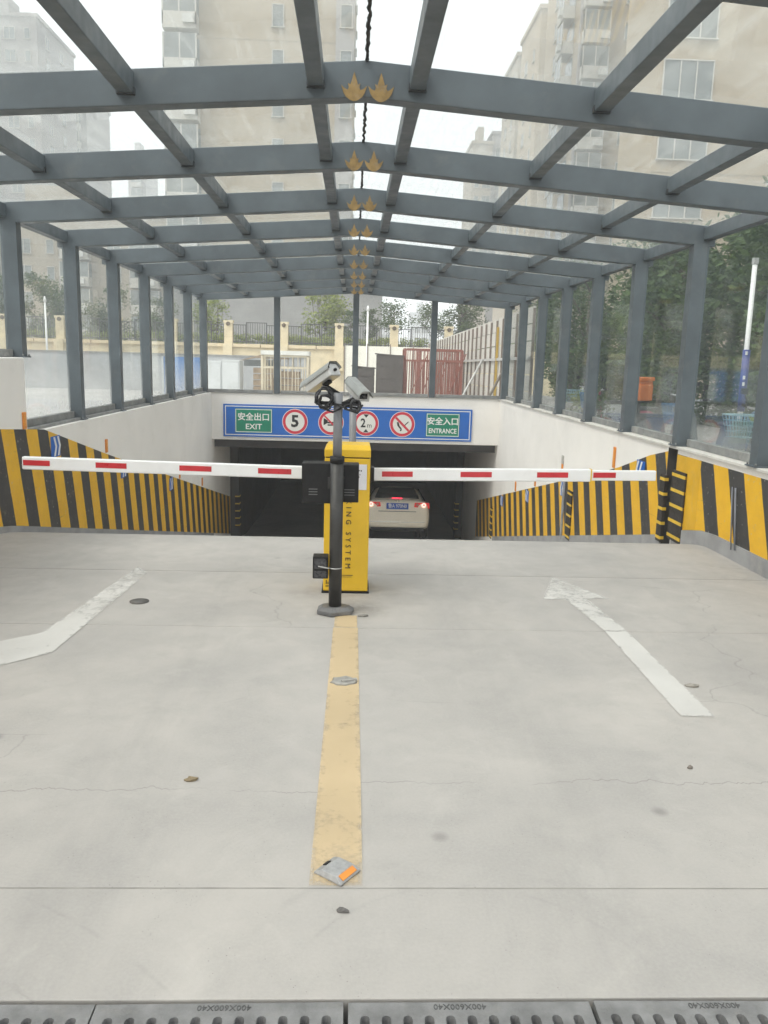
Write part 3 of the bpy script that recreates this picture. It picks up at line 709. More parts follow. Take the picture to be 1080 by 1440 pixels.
# ================================================================ barrier
bx, by = -0.03, 5.65
ba = thing('barrier_gate', (bx, by, 0), 'yellow barrier cabinet with two white arms striped red, behind the camera pole', 'barrier gate')
s = MB(); s.box(bx-0.155, bx+0.155, by-0.15, by+0.15, 0.012, 0.945); s.build('cabinet', YELLOW, ba, bevel=0.008)
s = MB(); s.box(bx-0.165, bx+0.165, by-0.16, by+0.16, 0.0, 0.012); s.build('base_plate', BLACKP, ba)
s = MB()
s.loft([[(bx-0.157, by-0.153, 0.951), (bx+0.157, by-0.153, 0.951), (bx+0.157, by+0.153, 0.951), (bx-0.157, by+0.153, 0.951)],
        [(bx-0.157, by-0.153, 1.002), (bx+0.157, by-0.153, 1.002), (bx+0.157, by+0.153, 1.002), (bx-0.157, by+0.153, 1.002)],
        [(bx-0.135, by-0.118, 1.032), (bx+0.15, by-0.118, 1.032), (bx+0.15, by+0.12, 1.032), (bx-0.135, by+0.12, 1.032)]], smooth=False)
s.build('lid', YELLOW, ba, bevel=0.005)
s = MB(); s.box(bx-0.15, bx+0.15, by-0.145, by+0.145, 0.944, 0.952); s.build('lid_gasket', BLACKP, ba)
PAPER = M('paper', (0.72, 0.71, 0.75), 0.8, 0.05, 8)
INK = M('ink', (0.03, 0.03, 0.035), 0.7)
s = MB(); s.box(bx+0.025, bx+0.132, by-0.1525, by-0.151, 0.73, 0.905); nt_ = s.build('paper_notice', PAPER, ba)
s = MB()
for i, (zz, ln) in enumerate(((0.862, 0.05), (0.835, 0.035), (0.818, 0.03))):
    x = bx+0.05
    rnd = random.Random(i)
    while x < bx+0.05+ln:
        w_ = rnd.uniform(0.006, 0.012); s.box(x, x+w_*0.8, by-0.1535, by-0.1526, zz-rnd.uniform(.003, .006), zz+rnd.uniform(.003, .006)); x += w_*1.35
s.build('handwriting', INK, nt_)
# vertical lettering, bottom line and maker's mark
me = text_mesh('PARKING SYSTEM', 0.052, BLK, 'lettering', align='RIGHT', bold=0.0, sx=0.95, space=1.75)
o = bpy.data.objects.new('vertical_lettering', me); COL.objects.link(o); o.parent = ba; o.location = (0.012, -0.1515, 0.175)
o.rotation_euler = Matrix(((0, 1, 0), (0, 0, -1), (-1, 0, 0))).to_euler()
s = MB(); s.box(bx-0.04, bx+0.05, by-0.1525, by-0.151, 0.126, 0.1295); s.box(bx-0.04, bx+0.04, by-0.1525, by-0.151, 0.115, 0.117); s.build('printed_rule', BLK, ba)
s = MB()
for i, (x, h) in enumerate(((-0.136, .03), (-0.124, .018), (-0.112, .02), (-0.10, .016))): s.box(bx+x, bx+x+0.006, by-0.1525, by-0.151, 0.062, 0.062+h)
s.box(bx-0.138, bx-0.09, by-0.1525, by-0.151, 0.046, 0.052); s.build('printed_mark', BLK, ba)
ARMW = M('white_arm', (0.80, 0.80, 0.80), 0.4, 0.04, 6, dirt=0.12)
def arm(x_in, x_out, z_in, z_out, reds, joint=None):
    sg = 1 if x_out > x_in else -1; ya = 5.66
    h = 0.088
    zc = lambda x: z_in+(z_out-z_in)*(x-x_in)/(x_out-x_in)
    s = MB(); xe = joint if joint else x_out
    s.bar((x_in, ya, zc(x_in)), (xe, ya, zc(xe)), 0.045, h)
    a = s.build('boom_arm', ARMW, ba, bevel=0.008)
    if joint:
        s = MB(); s.bar((joint-0.01*sg, ya, zc(joint)), (x_out, ya, zc(x_out)), 0.038, 0.072); s.build('arm_extension', ARMW, a, bevel=0.006)
        s = MB(); s.bar((joint-0.004, ya, zc(joint)), (joint+0.004, ya, zc(joint)), 0.047, 0.09); s.build('joint_strip', RUBY, a)
    for ra_, rb_ in reds:
        s = MB(); yf = ya-0.0235 if not joint or abs(ra_) < abs(joint) else ya-0.020
        s.bar((ra_, yf, zc(ra_)+0.004), (rb_, yf, zc(rb_)+0.004), 0.002, 0.037); s.build('red_reflective_strip', RED, a)
    s = MB(); s.box(min(x_in, x_in+0.004*sg), max(x_in, x_in+0.004*sg), ya-0.02, ya+0.02, zc(x_in)-0.04, zc(x_in)+0.04)
    return a
arm(-0.19, -2.26, 0.818, 0.846, [(-2.25, -2.07), (-1.76, -1.55), (-1.19, -0.97), (-0.65, -0.42)])
arm(0.13, 2.15, 0.818, 0.850, [(0.21, 0.425), (0.76, 0.98), (1.30, 1.52), (1.70, 1.86)], joint=1.685)
s = MB(); s.box(bx-0.185, bx-0.152, by-0.05, by+0.07, 0.77, 0.87); s.build('arm_hub', BLACKP, ba, bevel=0.004)
s = MB(); s.box(bx+0.152, bx+0.185, by-0.05, by+0.07, 0.77, 0.87); s.build('arm_hub', BLACKP, ba, bevel=0.004)

# ================================================================ camera poles
px_, py_ = -0.092, 5.04
cp = thing('camera_pole', (px_, py_, 0), 'grey steel camera pole on a flanged base in front of the yellow cabinet', 'pole')
s = MB()
b0 = [(0.125*math.cos(R(a)), 0.105*math.sin(R(a))) for a in (-100, -30, 10, 90, 150, 205)]
s.loft([[(px_+x, py_+y, 0.0045) for x, y in b0], [(px_+x, py_+y, 0.03) for x, y in b0], [(px_+x*0.8, py_+y*0.8, 0.045) for x, y in b0], [(px_+x*0.74, py_+y*0.74, 0.05) for x, y in b0]], smooth=False)
s.build('base_flange', M('base_grey', (0.12, 0.12, 0.122), 0.5, 0.2, 12, dirt=0.4, dirtcol=(0.3, 0.29, 0.27)), cp, bevel=0.004)
s = MB(); s.tube([(px_, py_, 0.05), (px_, py_, 0.98)], 0.041, 20); s.build('lower_tube', DARKP, cp)
s = MB(); s.tube([(px_, py_, 0.97), (px_, py_, 1.01)], 0.045, 20); s.build('collar', BLACKP, cp)
s = MB(); s.tube([(px_, py_, 1.01), (px_, py_, 1.40)], 0.028, 18); s.build('upper_tube', M('grey_tube', (0.20, 0.205, 0.22), 0.4, 0.1, 8), cp)
s = MB(); s.tube([(px_, py_, 0.298), (px_, py_, 0.304)], 0.0435, 20); s.build('clamp_band', SILVER, cp)
s = MB(); s.box(px_-0.135, px_+0.13, py_-0.018, py_+0.018, 1.325, 1.347); s.bar((px_-0.13, py_-0.03, 1.35), (px_+0.13, py_-0.03, 1.31), 0.012, 0.012)
s.build('cross_bracket', BLACKP, cp)
# cable loops
s = MB()
def loop(c, r1, r2, turns, seed, rad=0.006, tilt=0.3):
    rnd = random.Random(seed); pts = []
    for i in range(int(turns*14)):
        a = 2*PI*i/14; k = 1+rnd.uniform(-.2, .2)
        pts.append((c[0]+r1*k*math.cos(a), c[1]-0.03+0.03*math.sin(a*0.37+seed), c[2]+r2*k*math.sin(a)))
    s.tube(pts, rad, 6)
loop((px_-0.085, py_, 1.37), 0.05, 0.058, 3.4, 1, 0.006)
loop((px_-0.075, py_, 1.345), 0.04, 0.04, 4.4, 5, 0.005)
loop((px_+0.105, py_, 1.325), 0.028, 0.035, 4.2, 2, 0.006)
loop((px_+0.085, py_, 1.315), 0.045, 0.02, 3.2, 7, 0.005)
s.tube([(px_-0.10, py_, 1.43), (px_-0.13, py_-0.02, 1.38), (px_-0.11, py_-0.03, 1.31), (px_-0.03, py_-0.045, 1.285), (px_+0.02, py_-0.04, 1.31)], 0.006, 6)
s.tube([(px_+0.15, py_, 1.33), (px_+0.12, py_-0.03, 1.28), (px_+0.06, py_-0.04, 1.30), (px_, py_-0.04, 1.33)], 0.006, 6)
s.build('cable_loops', M('cable_black', (0.015, 0.015, 0.017), 0.45), cp)
cp2 = thing('slim_camera_pole', (0.0, 6.02, 0), 'slim grey pole standing just behind the yellow cabinet', 'pole')
s = MB(); s.tube([(0, 6.02, 0.012), (0, 6.02, 1.42)], 0.026, 16); s.build('tube', M('grey_tube', (0.2, 0.2, 0.2)), cp2)
s = MB(); s.tube([(0, 6.02, 0), (0, 6.02, 0.012)], 0.09, 16); s.build('base_flange', DARKP, cp2)

def bullet(name, loc, aim, label, L=0.30, W=0.085, H=0.078, lens=True, arm_to=None):
    """box camera with peaked sunshield; local +Y is where the lens looks"""
    t = thing(name, loc, label, 'security camera', 'cameras on the poles')
    d = (Vector(aim)-Vector(loc)).normalized()
    t.rotation_euler = Matrix((d.cross(Vector((0, 0, 1))).normalized(), d, d.cross(Vector((0, 0, 1))).normalized().cross(d))).transposed().to_euler()
    a, b = W/2, H/2
    sec = lambda y, k=1.0: [(-a*k, y, -b*k), (a*k, y, -b*k), (a*k, y, b*0.35*k), (a*0.6*k, y, b*k), (-a*0.6*k, y, b*k), (-a*k, y, b*0.35*k)]
    s = MB(); s.loft([sec(-L/2, .94), sec(-L/2+0.01), sec(L/2)], smooth=False); s.build('housing', SILVER, t, local=True, bevel=0.003)
    s = MB()
    o1 = [(-a-0.007, b*0.1), (-a-0.007, b*0.4), (-a*0.6, b+0.009), (a*0.6, b+0.009), (a+0.007, b*0.4), (a+0.007, b*0.1)]
    o2 = [(-a-0.003, b*0.1), (-a-0.003, b*0.38), (-a*0.58, b+0.005), (a*0.58, b+0.005), (a+0.003, b*0.38), (a+0.003, b*0.1)]
    pr = o1+o2[::-1]
    s.loft([[(x, -L/2-0.012, z) for x, z in pr], [(x, L/2+0.045, z) for x, z in pr]], smooth=False)
    s.build('sunshield', M('shield_grey', (0.30, 0.31, 0.30), 0.4, 0.1, 12, metal=0.2, dirt=0.3), t, local=True)
    s = MB(); s.loft([[(x*1.0, -L/2-0.0125, z) for x, z in pr], [(x*1.02, -L/2-0.006, z*1.02) for x, z in pr]], smooth=False); s.build('shield_edge', BLACKP, t, local=True)
    s = MB(); s.box(-a*0.62, a*0.62, L/2-0.002, L/2+0.003, -b*0.5, b*0.5); f_ = s.build('front_glass', LENS, t, local=True)
    s = MB(); s.tube([(0, L/2+0.003, 0), (0, L/2+0.008, 0)], 0.016, 16); s.build('lens', M('lens_ring', (0.05, 0.05, 0.055), 0.2), f_, local=True)
    s = MB(); s.tube([(0, -L/2+0.003, -0.005), (0, -L/2-0.012, -0.005)], 0.01, 12); s.build('cable_gland', BLACKP, t, local=True)
    s = MB(); s.box(-0.014, 0.014, -0.06, 0.0, -b-0.02, -b); s.build('mounting_foot', BLACKP, t, local=True)
    return t
bullet('security_camera', (-0.195, 5.12, 1.485), (-0.48, 5.42, 1.275), 'silver box camera aimed down at the exit lane, back plate showing', L=0.25, W=0.088, H=0.078)
bullet('security_camera', (0.025, 5.22, 1.415), (0.115, 4.93, 1.335), 'silver box camera with black lens window aimed at arriving cars', L=0.27, W=0.08, H=0.07)
s = MB(); s.bar((px_-0.03, 5.05, 1.34), (-0.155, 5.09, 1.435), 0.02, 0.02); s.bar((px_, 5.06, 1.39), (-0.17, 5.10, 1.435), 0.012, 0.03)
s.bar((px_+0.03, 5.05, 1.335), (0.018, 5.22, 1.365), 0.02, 0.018); s.build('camera_arm', BLACKP, cp)

# back of the display box and the small intercom box, clamped to the pole
db = thing('display_box', (px_, 5.15, 0.71), 'black metal display box clamped behind the camera pole', 'display box')
s = MB(); s.box(-0.315, -0.105, 5.105, 5.24, 0.70, 0.955); s.box(-0.103, 0.045, 5.105, 5.235, 0.71, 0.952); s.build('case', BLACKP, db, bevel=0.005)
s = MB()
for zz in (0.755, 0.772, 0.789):
    s.box(-0.27, -0.215, 5.1025, 5.106, zz, zz+0.005); s.box(-0.045, 0.02, 5.1025, 5.106, zz, zz+0.005)
s.build('vent_slots', M('vent_dark', (0.12, 0.12, 0.12), 0.5), db)
s = MB(); s.box(-0.15, px_-0.036, 5.0795, 5.1045, 0.80, 0.87); s.box(px_-0.045, px_+0.045, 5.083, 5.1045, 0.86, 0.875); s.build('clamp', DARKP, db)
ib = thing('intercom_box', (-0.185, 5.06, 0.24), 'small black box strapped low on the camera pole', 'control box')
s = MB(); s.box(-0.235, -0.137, 5.0, 5.10, 0.235, 0.378); s.build('case', BLACKP, ib, bevel=0.006)
s = MB(); s.box(-0.225, -0.15, 4.996, 5.0005, 0.30, 0.365); s.box(-0.225, -0.15, 4.996, 5.0005, 0.245, 0.285); s.build('front_plate', M('intercom_plate', (0.045, 0.045, 0.05), 0.3, 0.2, 20), ib)
s = MB(); s.bar((-0.2, 4.993, 0.318), (-0.13, 4.995, 0.305), 0.004, 0.006); s.build('strap', SILVER, ib)

# ================================================================ wall furniture
def chevron(side, y, k, label):
    x = XL+0.006 if side < 0 else XR-0.006; z = (top_l(y) if side < 0 else top_r(y))-0.135
    t = thing('chevron_panel', (x, y, z), label, 'chevron sign', 'blue chevron panels on the ramp walls')
    w_, h_ = 0.26, 0.22
    ax = Matrix(((0, 0, -side, 0), (1, 0, 0, 0), (0, 1, 0, 0), (0, 0, 0, 1)))   # (u,v,w) -> (X=-side*w, Y=u, Z=v)
    mb = MB(); mb.prism(rect(w_, h_), 0, 0.004, ax); mb.build('panel', BLUE, t, local=True)
    for j in (-0.06, 0.05):
        mb = MB(); u0 = j; 
        far = 1
        mb.prism([(u0, 0.1), (u0+0.045, 0.1), (u0+0.045+0.05*far, 0), (u0+0.045, -0.1), (u0, -0.1), (u0+0.05*far, 0)], 0.0042, 0.006, ax)
        mb.build('white_chevron', WHITE, t, local=True)
for y, l in ((8.69, 'first from the raised wall end'), (11.2, 'second from the raised wall end'), (14.1, 'third from the raised wall end')):
    chevron(-1, y, 0, 'blue panel with white chevrons on the exit side wall, '+l)
for y, l in ((9.08, 'first past the barrier arm tip'), (12.4, 'second past the barrier arm tip'), (14.9, 'third past the barrier arm tip'), (17.4, 'last before the tunnel')):
    chevron(1, y, 0, 'blue panel with white chevrons on the entrance side wall, '+l)
def marker(side, y, z0, z1, label, grey=False):
    x = XL+0.002 if side < 0 else XR-0.002
    t = thing('delineator', (x, y, z0), label, 'delineator', 'orange delineators on the ramp walls')
    s = MB(); s.box(min(x, x-side*0.018), max(x, x-side*0.018), y-0.035, y+0.035, z0, z1); s.build('strip', ORANGE, t, bevel=0.004)
    s = MB(); s.box(min(x-side*0.018, x-side*0.021), max(x-side*0.018, x-side*0.021), y-0.02, y+0.02, z0+0.03, z1-0.03); s.build('reflective_face', M('orange_film', (0.8, 0.36, 0.07), 0.3, 0.1, 30), t)
    if grey:
        s = MB(); s.box(min(x, x-side*0.018), max(x, x-side*0.018), y-0.045, y+0.045, z1, z1+0.13); s.build('bare_plate', M('bare_plate', (0.5, 0.48, 0.45), 0.7, 0.2, 30, dirt=0.5), t)
for y, a, b, l in ((7.9, 0.87, 1.03, 'at the raised wall end'), (10.46, 0.36, 0.53, 'between the first and second chevron panels'), (14.8, -0.60, -0.44, 'just past the third chevron panel'), (17.0, -1.07, -0.90, 'last before the tunnel')):
    marker(-1, y, a, b, 'orange delineator strip on the exit side wall, '+l)
for y, a, b, l, gp in ((10.03, 0.36, 0.62, 'above the bands behind the arm tip', False), (12.5, -0.13, 0.10, 'with a bare grey plate above it', True), (14.3, -0.53, -0.30, 'third past the arm tip', False), (16.0, -0.89, -0.70, 'last before the tunnel', False)):
    marker(1, y, a, b, 'orange delineator strip on the entrance side wall, '+l, gp)
t = thing('delineator', (XR+0.085, 8.2, 0.5), 'orange delineator strip inside the black wall recess', 'delineator', 'orange delineators on the ramp walls')
s = MB(); s.box(XR+0.07, XR+0.089, 8.15, 8.25, 0.50, 0.70); s.build('strip', ORANGE, t, bevel=0.004)
def guard(x, y, z0, h, dx, dy, label, fl=0.13, bands=5, th=0.022, ret=0.09):
    """L section: one leg lies on the wall face along dy, the other on the return along dx"""
    t = thing('corner_guard', (x, y, z0), label, 'corner guard', 'rubber corner guards on the ramp walls')
    def Lsec(g_, e):
        s = MB()
        ya, yb = sorted((y-dy*0.0, y+dy*fl)); xa, xb = sorted((x-dx*(th+g_), x-dx*0.002))
        s.box(xa, xb, ya, yb, *e)
        ya, yb = sorted((y-dy*(th+g_), y-dy*0.001)); xa, xb = sorted((x-dx*(th+g_), x+dx*ret))
        s.box(xa, xb, ya, yb, *e); return s
    Lsec(0, (z0, z0+h)).build('rubber_body', RUBBER, t, bevel=0.004)
    for i in range(bands):
        zz = z0+0.03+(h-0.09)*i/(bands-1)
        Lsec(0.003, (zz, zz+0.032)).build('yellow_band', RUBY, t)
guard(XR-0.006, 8.08, rz(8)+0.04, 0.71, 1, -1, 'black rubber corner guard with yellow bands at the near edge of the wall recess', fl=0.30)
guard(XR-0.004, 8.32, rz(8.4)+0.04, 0.71, 1, 1, 'black rubber corner guard with yellow bands at the far edge of the wall recess', fl=0.10, ret=0.02)
guard(XR-0.004, 12.0, rz(12)+0.06, 0.74, 1, -1, 'black rubber corner guard halfway down the entrance side wall', fl=0.2)
guard(XR-0.004, 18.5, rz(18.5)+0.05, 0.72, 1, 1, 'black rubber corner guard at the tunnel mouth on the entrance side', fl=0.2)
guard(XL+0.22, 20.93, rz(20.95)+0.25, 0.85, -1, 1, 'black rubber corner guard on the pier inside the tunnel, exit side', fl=0.2)
guard(XR-0.2, 23.58, rz(23.6)+0.25, 0.85, 1, 1, 'black rubber corner guard on the pier inside the tunnel, entrance side', fl=0.2)
s = MB(); s.box(XR-0.03, XR-0.005, 12.25, 12.33, rz(12.3)+0.05, 0.0); tag(s.build('downpipe', M('grey_conduit2', (0.3, 0.31, 0.33), 0.5, 0.2, 10), bevel=0.006), 'grey boxed downpipe beside the middle corner guard', 'pipe')

# ================================================================ car
PAINT = M('champagne_paint', (0.90, 0.83, 0.70), 0.35, 0.03, 3, metal=0.0)
CG = M('car_glass', (0.03, 0.028, 0.028), 0.08, 0.1, 3)
TYRE = M('tyre', (0.02, 0.02, 0.02), 0.8, 0.2, 20); RIM = M('alloy', (0.5, 0.5, 0.5), 0.3, 0.1, 10, metal=0.8)
car = thing('car', (1.14, 19.7, rz(19.7)+0.02), 'champagne coloured saloon braking as it drives down into the tunnel', 'car')
car.scale = (0.935,)*3
car.rotation_euler = (-math.atan(0.2195), 0, R(-1.5))
def bsec(y, w_, zb, zt, cr=0.012):
    h = [(0, zb), (w_*0.88, zb), (w_*0.97, zb+0.07), (w_, zb+(zt-zb)*0.35), (w_*0.995, zb+(zt-zb)*0.62), (w_*0.95, zt-0.10), (w_*0.86, zt-0.025), (w_*0.55, zt), (0, zt+cr)]
    full = h+[(-x, z) for x, z in h[-2:0:-1]]
    return [(x, y, z) for x, z in full]
s = MB(); s.loft([bsec(-0.01, .62, .44, .80), bsec(0.0, .76, .36, .92), bsec(0.03, .82, .28, .99), bsec(0.10, .86, .25, 1.035), bsec(.35, .875, .24, 1.05), bsec(.8, .885, .23, 1.03), bsec(1.5, .89, .22, .97), bsec(2.6, .89, .22, .95), bsec(3.3, .885, .22, .96), bsec(4.0, .87, .22, .90), bsec(4.4, .82, .24, .80), bsec(4.62, .72, .28, .70), bsec(4.68, .60, .32, .60)])
body = s.build('body', PAINT, car, local=True)
sm_ = body.modifiers.new('sub', 'SUBSURF'); sm_.levels = 1; sm_.render_levels = 2
def csec(y, wb, wt, zb, zt):
    h = [(0, zb), (wb, zb), (wb-(wb-wt)*0.55, zb+(zt-zb)*0.6), (wt, zt-0.04), (wt*0.7, zt), (0, zt+0.012)]
    return [(x, y, z) for x, z in h+[(-x, z) for x, z in h[-2:0:-1]]]
s = MB(); s.loft([csec(.48, .70, .66, .98, 1.035), csec(.62, .73, .68, .98, 1.10), csec(1.25, .77, .57, .96, 1.43), csec(1.5, .79, .56, .95, 1.468), csec(2.1, .80, .57, .94, 1.485), csec(2.6, .80, .56, .94, 1.45), csec(3.4, .74, .62, .93, 1.0)])
cab = s.build('cabin', PAINT, car, local=True); sm_ = cab.modifiers.new('sub', 'SUBSURF'); sm_.levels = 1; sm_.render_levels = 2
def slopeq(name, pts, mat, par, th=0.012):
    a, b, c, d = [Vector(p) for p in pts]; n_ = (b-a).cross(d-a).normalized()*th
    mb = MB(); vs = [a, b, c, d]+[p+n_ for p in (a, b, c, d)]
    mb.add(vs, [(0, 3, 2, 1), (4, 5, 6, 7), (0, 1, 5, 4), (1, 2, 6, 5), (2, 3, 7, 6), (3, 0, 4, 7)]); return mb.build(name, mat, par, local=True)
slopeq('rear_window', [(-.60, .60, 1.085), (.60, .60, 1.085), (.475, 1.17, 1.395), (-.475, 1.17, 1.395)], CG, car, 0.03)
for sgn in (-1, 1):
    slopeq('side_window', [(sgn*.775, .95, 1.03), (sgn*.775, 3.0, 1.03), (sgn*.60, 2.5, 1.39), (sgn*.60, 1.35, 1.39)][::(1 if sgn > 0 else -1)], CG, car, 0.03)
LAMPR = M('tail_lamp_red', (0.55, 0.02, 0.02), 0.2, 0.1, 10, emit=(1, 0.03, 0.02), es=0.12)
LAMPH = M('brake_bulb', (1, 0.8, 0.7), 0.3, 0.02, 10, emit=(1.0, 0.6, 0.5), es=0.6)
LAMPD = M('tail_lamp_dark', (0.25, 0.02, 0.02), 0.2, 0.1, 10, emit=(1, 0.05, 0.03), es=0.25)
for sgn in (-1, 1):
    mb = MB(); q = [(.44*sgn, .83), (.86*sgn, .80), (.845*sgn, .955), (.46*sgn, .945)]
    vs = [(x, -0.028+0.10*max(0, (abs(x)-.5)/.36)**2, z) for x, z in q]+[(x, 0.16, z) for x, z in q]
    mb.add(vs, [(0, 1, 2, 3), (7, 6, 5, 4), (0, 4, 5, 1), (1, 5, 6, 2), (2, 6, 7, 3), (3, 7, 4, 0)])
    tl = mb.build('tail_lamp', LAMPR, car, local=True)
    mb = MB(); mb.tube([(sgn*.70, -0.005, .885), (sgn*.70, -0.035, .885)], 0.062, 18); mb.build('brake_bulb', LAMPH, tl, local=True)
    mb = MB(); mb.tube([(sgn*.70, -0.034, .885), (sgn*.70, -0.038, .885)], 0.02, 12); mb.build('bulb_core', LAMPD, tl, local=True)
    mb = MB(); mb.tube([(sgn*.525, -0.01, .89), (sgn*.525, -0.031, .89)], 0.042, 16); mb.build('reversing_lamp', M('pink_lens', (0.6, 0.25, 0.22), 0.2, 0.1, 10), tl, local=True)
mb = MB(); mb.box(-0.14, 0.14, 0.44, 0.50, 1.055, 1.095); mb.build('high_brake_lamp', M('high_lamp', (0.7, 0.02, 0.04), 0.2, 0.05, 10, emit=(1, 0.04, 0.08), es=0.9), car, local=True)
mb = MB(); mb.box(-0.29, 0.29, -0.035, 0.0, 0.765, 0.925); pl = mb.build('number_plate', M('plate_blue', (0.03, 0.09, 0.42), 0.4), car, local=True)
me = text_mesh('鲁A 970N0', 0.13, WHITE, 'lettering', bold=0.001, sx=0.80)
o = bpy.data.objects.new('lettering', me); COL.objects.link(o); o.parent = pl; o.location = (0, -0.0365, 0.845); o.rotation_euler = (PI/2, 0, 0)
mb = MB(); mb.box(-.50, .50, -0.022, 0.02, .700, .712); mb.build('boot_seam', BLACKP, car, local=True)
mb = MB(); mb.box(-.74, .74, -0.02, 0.06, .418, .434); mb.build('bumper_trim', M('bright_trim', (0.8, 0.78, 0.74), 0.2, 0.05, 5, metal=0.3), car, local=True)
mb = MB(); mb.box(-.70, .70, 0.02, 0.12, .20, .285); mb.build('bumper_valance', BLACKP, car, local=True)
mb = MB(); mb.ring((0, 0.02, 0.985), 0.04, 0.007, 'y', 16, 6); mb.build('boot_badge', RIM, car, local=True)
for sgn in (-1, 1):
    for yy in (0.95, 3.65):
        mb = MB(); mb.ring((sgn*.77, yy, .31), 0.225, 0.085, 'x', 24, 10); wh = mb.build('wheel', TYRE, car, local=True)
        mb = MB(); mb.tube([(sgn*.73, yy, .31), (sgn*.83, yy, .31)], 0.18, 20); mb.build('rim', RIM, wh, local=True)
    mb = MB(); mb.loft([[(sgn*.86, 3.0, .98), (sgn*.86, 3.04, 1.08), (sgn*.86, 3.12, 1.08), (sgn*.86, 3.14, .98)], [(sgn*1.02, 2.99, .99), (sgn*1.02, 3.01, 1.10), (sgn*1.02, 3.10, 1.10), (sgn*1.02, 3.11, .99)]], smooth=False); mb.build('wing_mirror', PAINT, car, local=True, bevel=0.02)

# ================================================================ beyond the canopy: terrace wall, fence, hedge
STONE = M('cream_stone', (0.62, 0.53, 0.36), 0.8, 0.12, 2, dirt=0.3, dirtcol=(0.42, 0.36, 0.26))
IRON = M('dark_iron', (0.045, 0.045, 0.05), 0.5, 0.2, 8)
tw = thing('terrace_wall', (-10, 45.2, -0.1), 'cream stone terrace wall below the iron fence, beyond the yard', 'wall')
s = MB(); s.box(-70, 14, 45.1, 46.0, -0.1, 2.12); s.build('wall_face', STONE, tw)
cop = MB(); cop.box(-1.48, 1.48, 44.98, 46.05, 2.122, 2.30); cop = cop.mesh('coping_stone', M('coping_stone', (0.60, 0.50, 0.33), 0.8, 0.1, 3, dirt=0.3, dirtcol=(0.4, 0.33, 0.24)))
cop.transform(Matrix.Translation((0, -45.5, -2.2)))
for k in range(-20, 5): place('coping_stone', cop, tw, (-0.55+3.0*k, 45.5, 2.2))
s = MB(); s.box(-70, 14, 46, 72, 2.0, 2.2); tag(s.build('terrace_ground', M('terrace_soil', (0.12, 0.13, 0.06), 0.9, 0.3, 1)), None, kind='structure')
fn = thing('iron_fence', (-10, 45.4, 2.3), 'dark iron fence with cream stone pillars on top of the terrace wall', 'fence')
pm = MB()
for i in range(3): pm.box(-0.22, 0.22, -0.22, 0.22, 0.005+0.36*i, 0.345+0.36*i)
pm.box(-0.20, 0.20, -0.20, 0.20, 0, 1.08); pm.box(-0.25, 0.25, -0.25, 0.25, 1.085, 1.22); pm = pm.mesh('stone_pillar', STONE)
orn = MB(); orn.ring((0, 0, 0), 0.085, 0.03, 'y', 18, 6); orn.tube([(0, 0.02, 0), (0, -0.02, 0)], 0.075, 16); orn = orn.mesh('round_ornament', M('bronze', (0.10, 0.07, 0.04), 0.5))
base_s = MB(); base_s.box(-0.24, 0.24, -0.1, 0.14, -1.3, 0.0); base_s = base_s.mesh('pillar_foot', STONE)
pn = MB()
W3 = 3.0-0.44
for i in range(int(W3/0.13)+1):
    x = -W3/2+0.05+i*0.128
    if x > W3/2-0.03: break
    top = 1.0 if abs(x) > 0.52 else 1.13
    pn.box(x-0.012, x+0.012, -0.012, 0.012, 0.03, top)
for xa, xb, z in ((-W3/2, -0.52, 1.0), (0.52, W3/2, 1.0), (-0.56, 0.56, 1.13), (-W3/2, W3/2, 0.12)): pn.box(xa, xb, -0.02, 0.02, z-0.02, z+0.02)
for x in (-0.54, 0.54): pn.box(x-0.025, x+0.025, -0.02, 0.02, 0, 1.15)
pn = pn.mesh('railing_panel', IRON)
for k in range(-20, 5):
    x = -0.83+2.98*k
    p = place('stone_pillar', pm, fn, (x, 45.4, 2.3)); q = place('round_ornament', orn, p, (x, 45.17, 3.38)); q.location = (0, -0.245, 1.04)
    q = place('pillar_foot', base_s, p, (x, 45.4, 2.3)); q.location = (0, -0.45, 0.0)
    place('railing_panel', pn, fn, (x+1.49, 45.4, 2.3))

# ---------------------------------------------------------------- foliage
def leafmat(name, c1, c2, tr=0.3):
    m, t, o = newmat(name); g = N(t, 'NewGeometry')
    n = noise(t, g.outputs['Position'], 1.4, 3); rp = g.outputs['Random Per Island']
    f = mathn(t, 'ADD', mathn(t, 'MULTIPLY', rp, 0.6), mathn(t, 'MULTIPLY', n, 0.5))
    c = mixc(t, ramp(t, f, 0.2, 0.85), c1, c2)
    b = N(t, 'BsdfPrincipled'); link(c, b.inputs['Base Color']); b.inputs['Roughness'].default_value = 0.55; b.inputs['Specular IOR Level'].default_value = 0.3
    tl = N(t, 'BsdfTranslucent'); link(c, tl.inputs[0])
    ms = N(t, 'MixShader'); ms.inputs[0].default_value = tr; link(b.outputs[0], ms.inputs[1]); link(tl.outputs[0], ms.inputs[2]); link(ms.outputs[0], o.inputs['Surface'])
    return m
LDARK = leafmat('leaf_dark', (0.028, 0.055, 0.017), (0.10, 0.155, 0.045))
LMID = leafmat('leaf_mid', (0.035, 0.07, 0.02), (0.10, 0.15, 0.045))
LLITE = leafmat('leaf_light', (0.12, 0.17, 0.03), (0.30, 0.34, 0.08))
BARK = M('bark', (0.09, 0.07, 0.05), 0.9, 0.3, 8, bump=0.5, bscale=20)
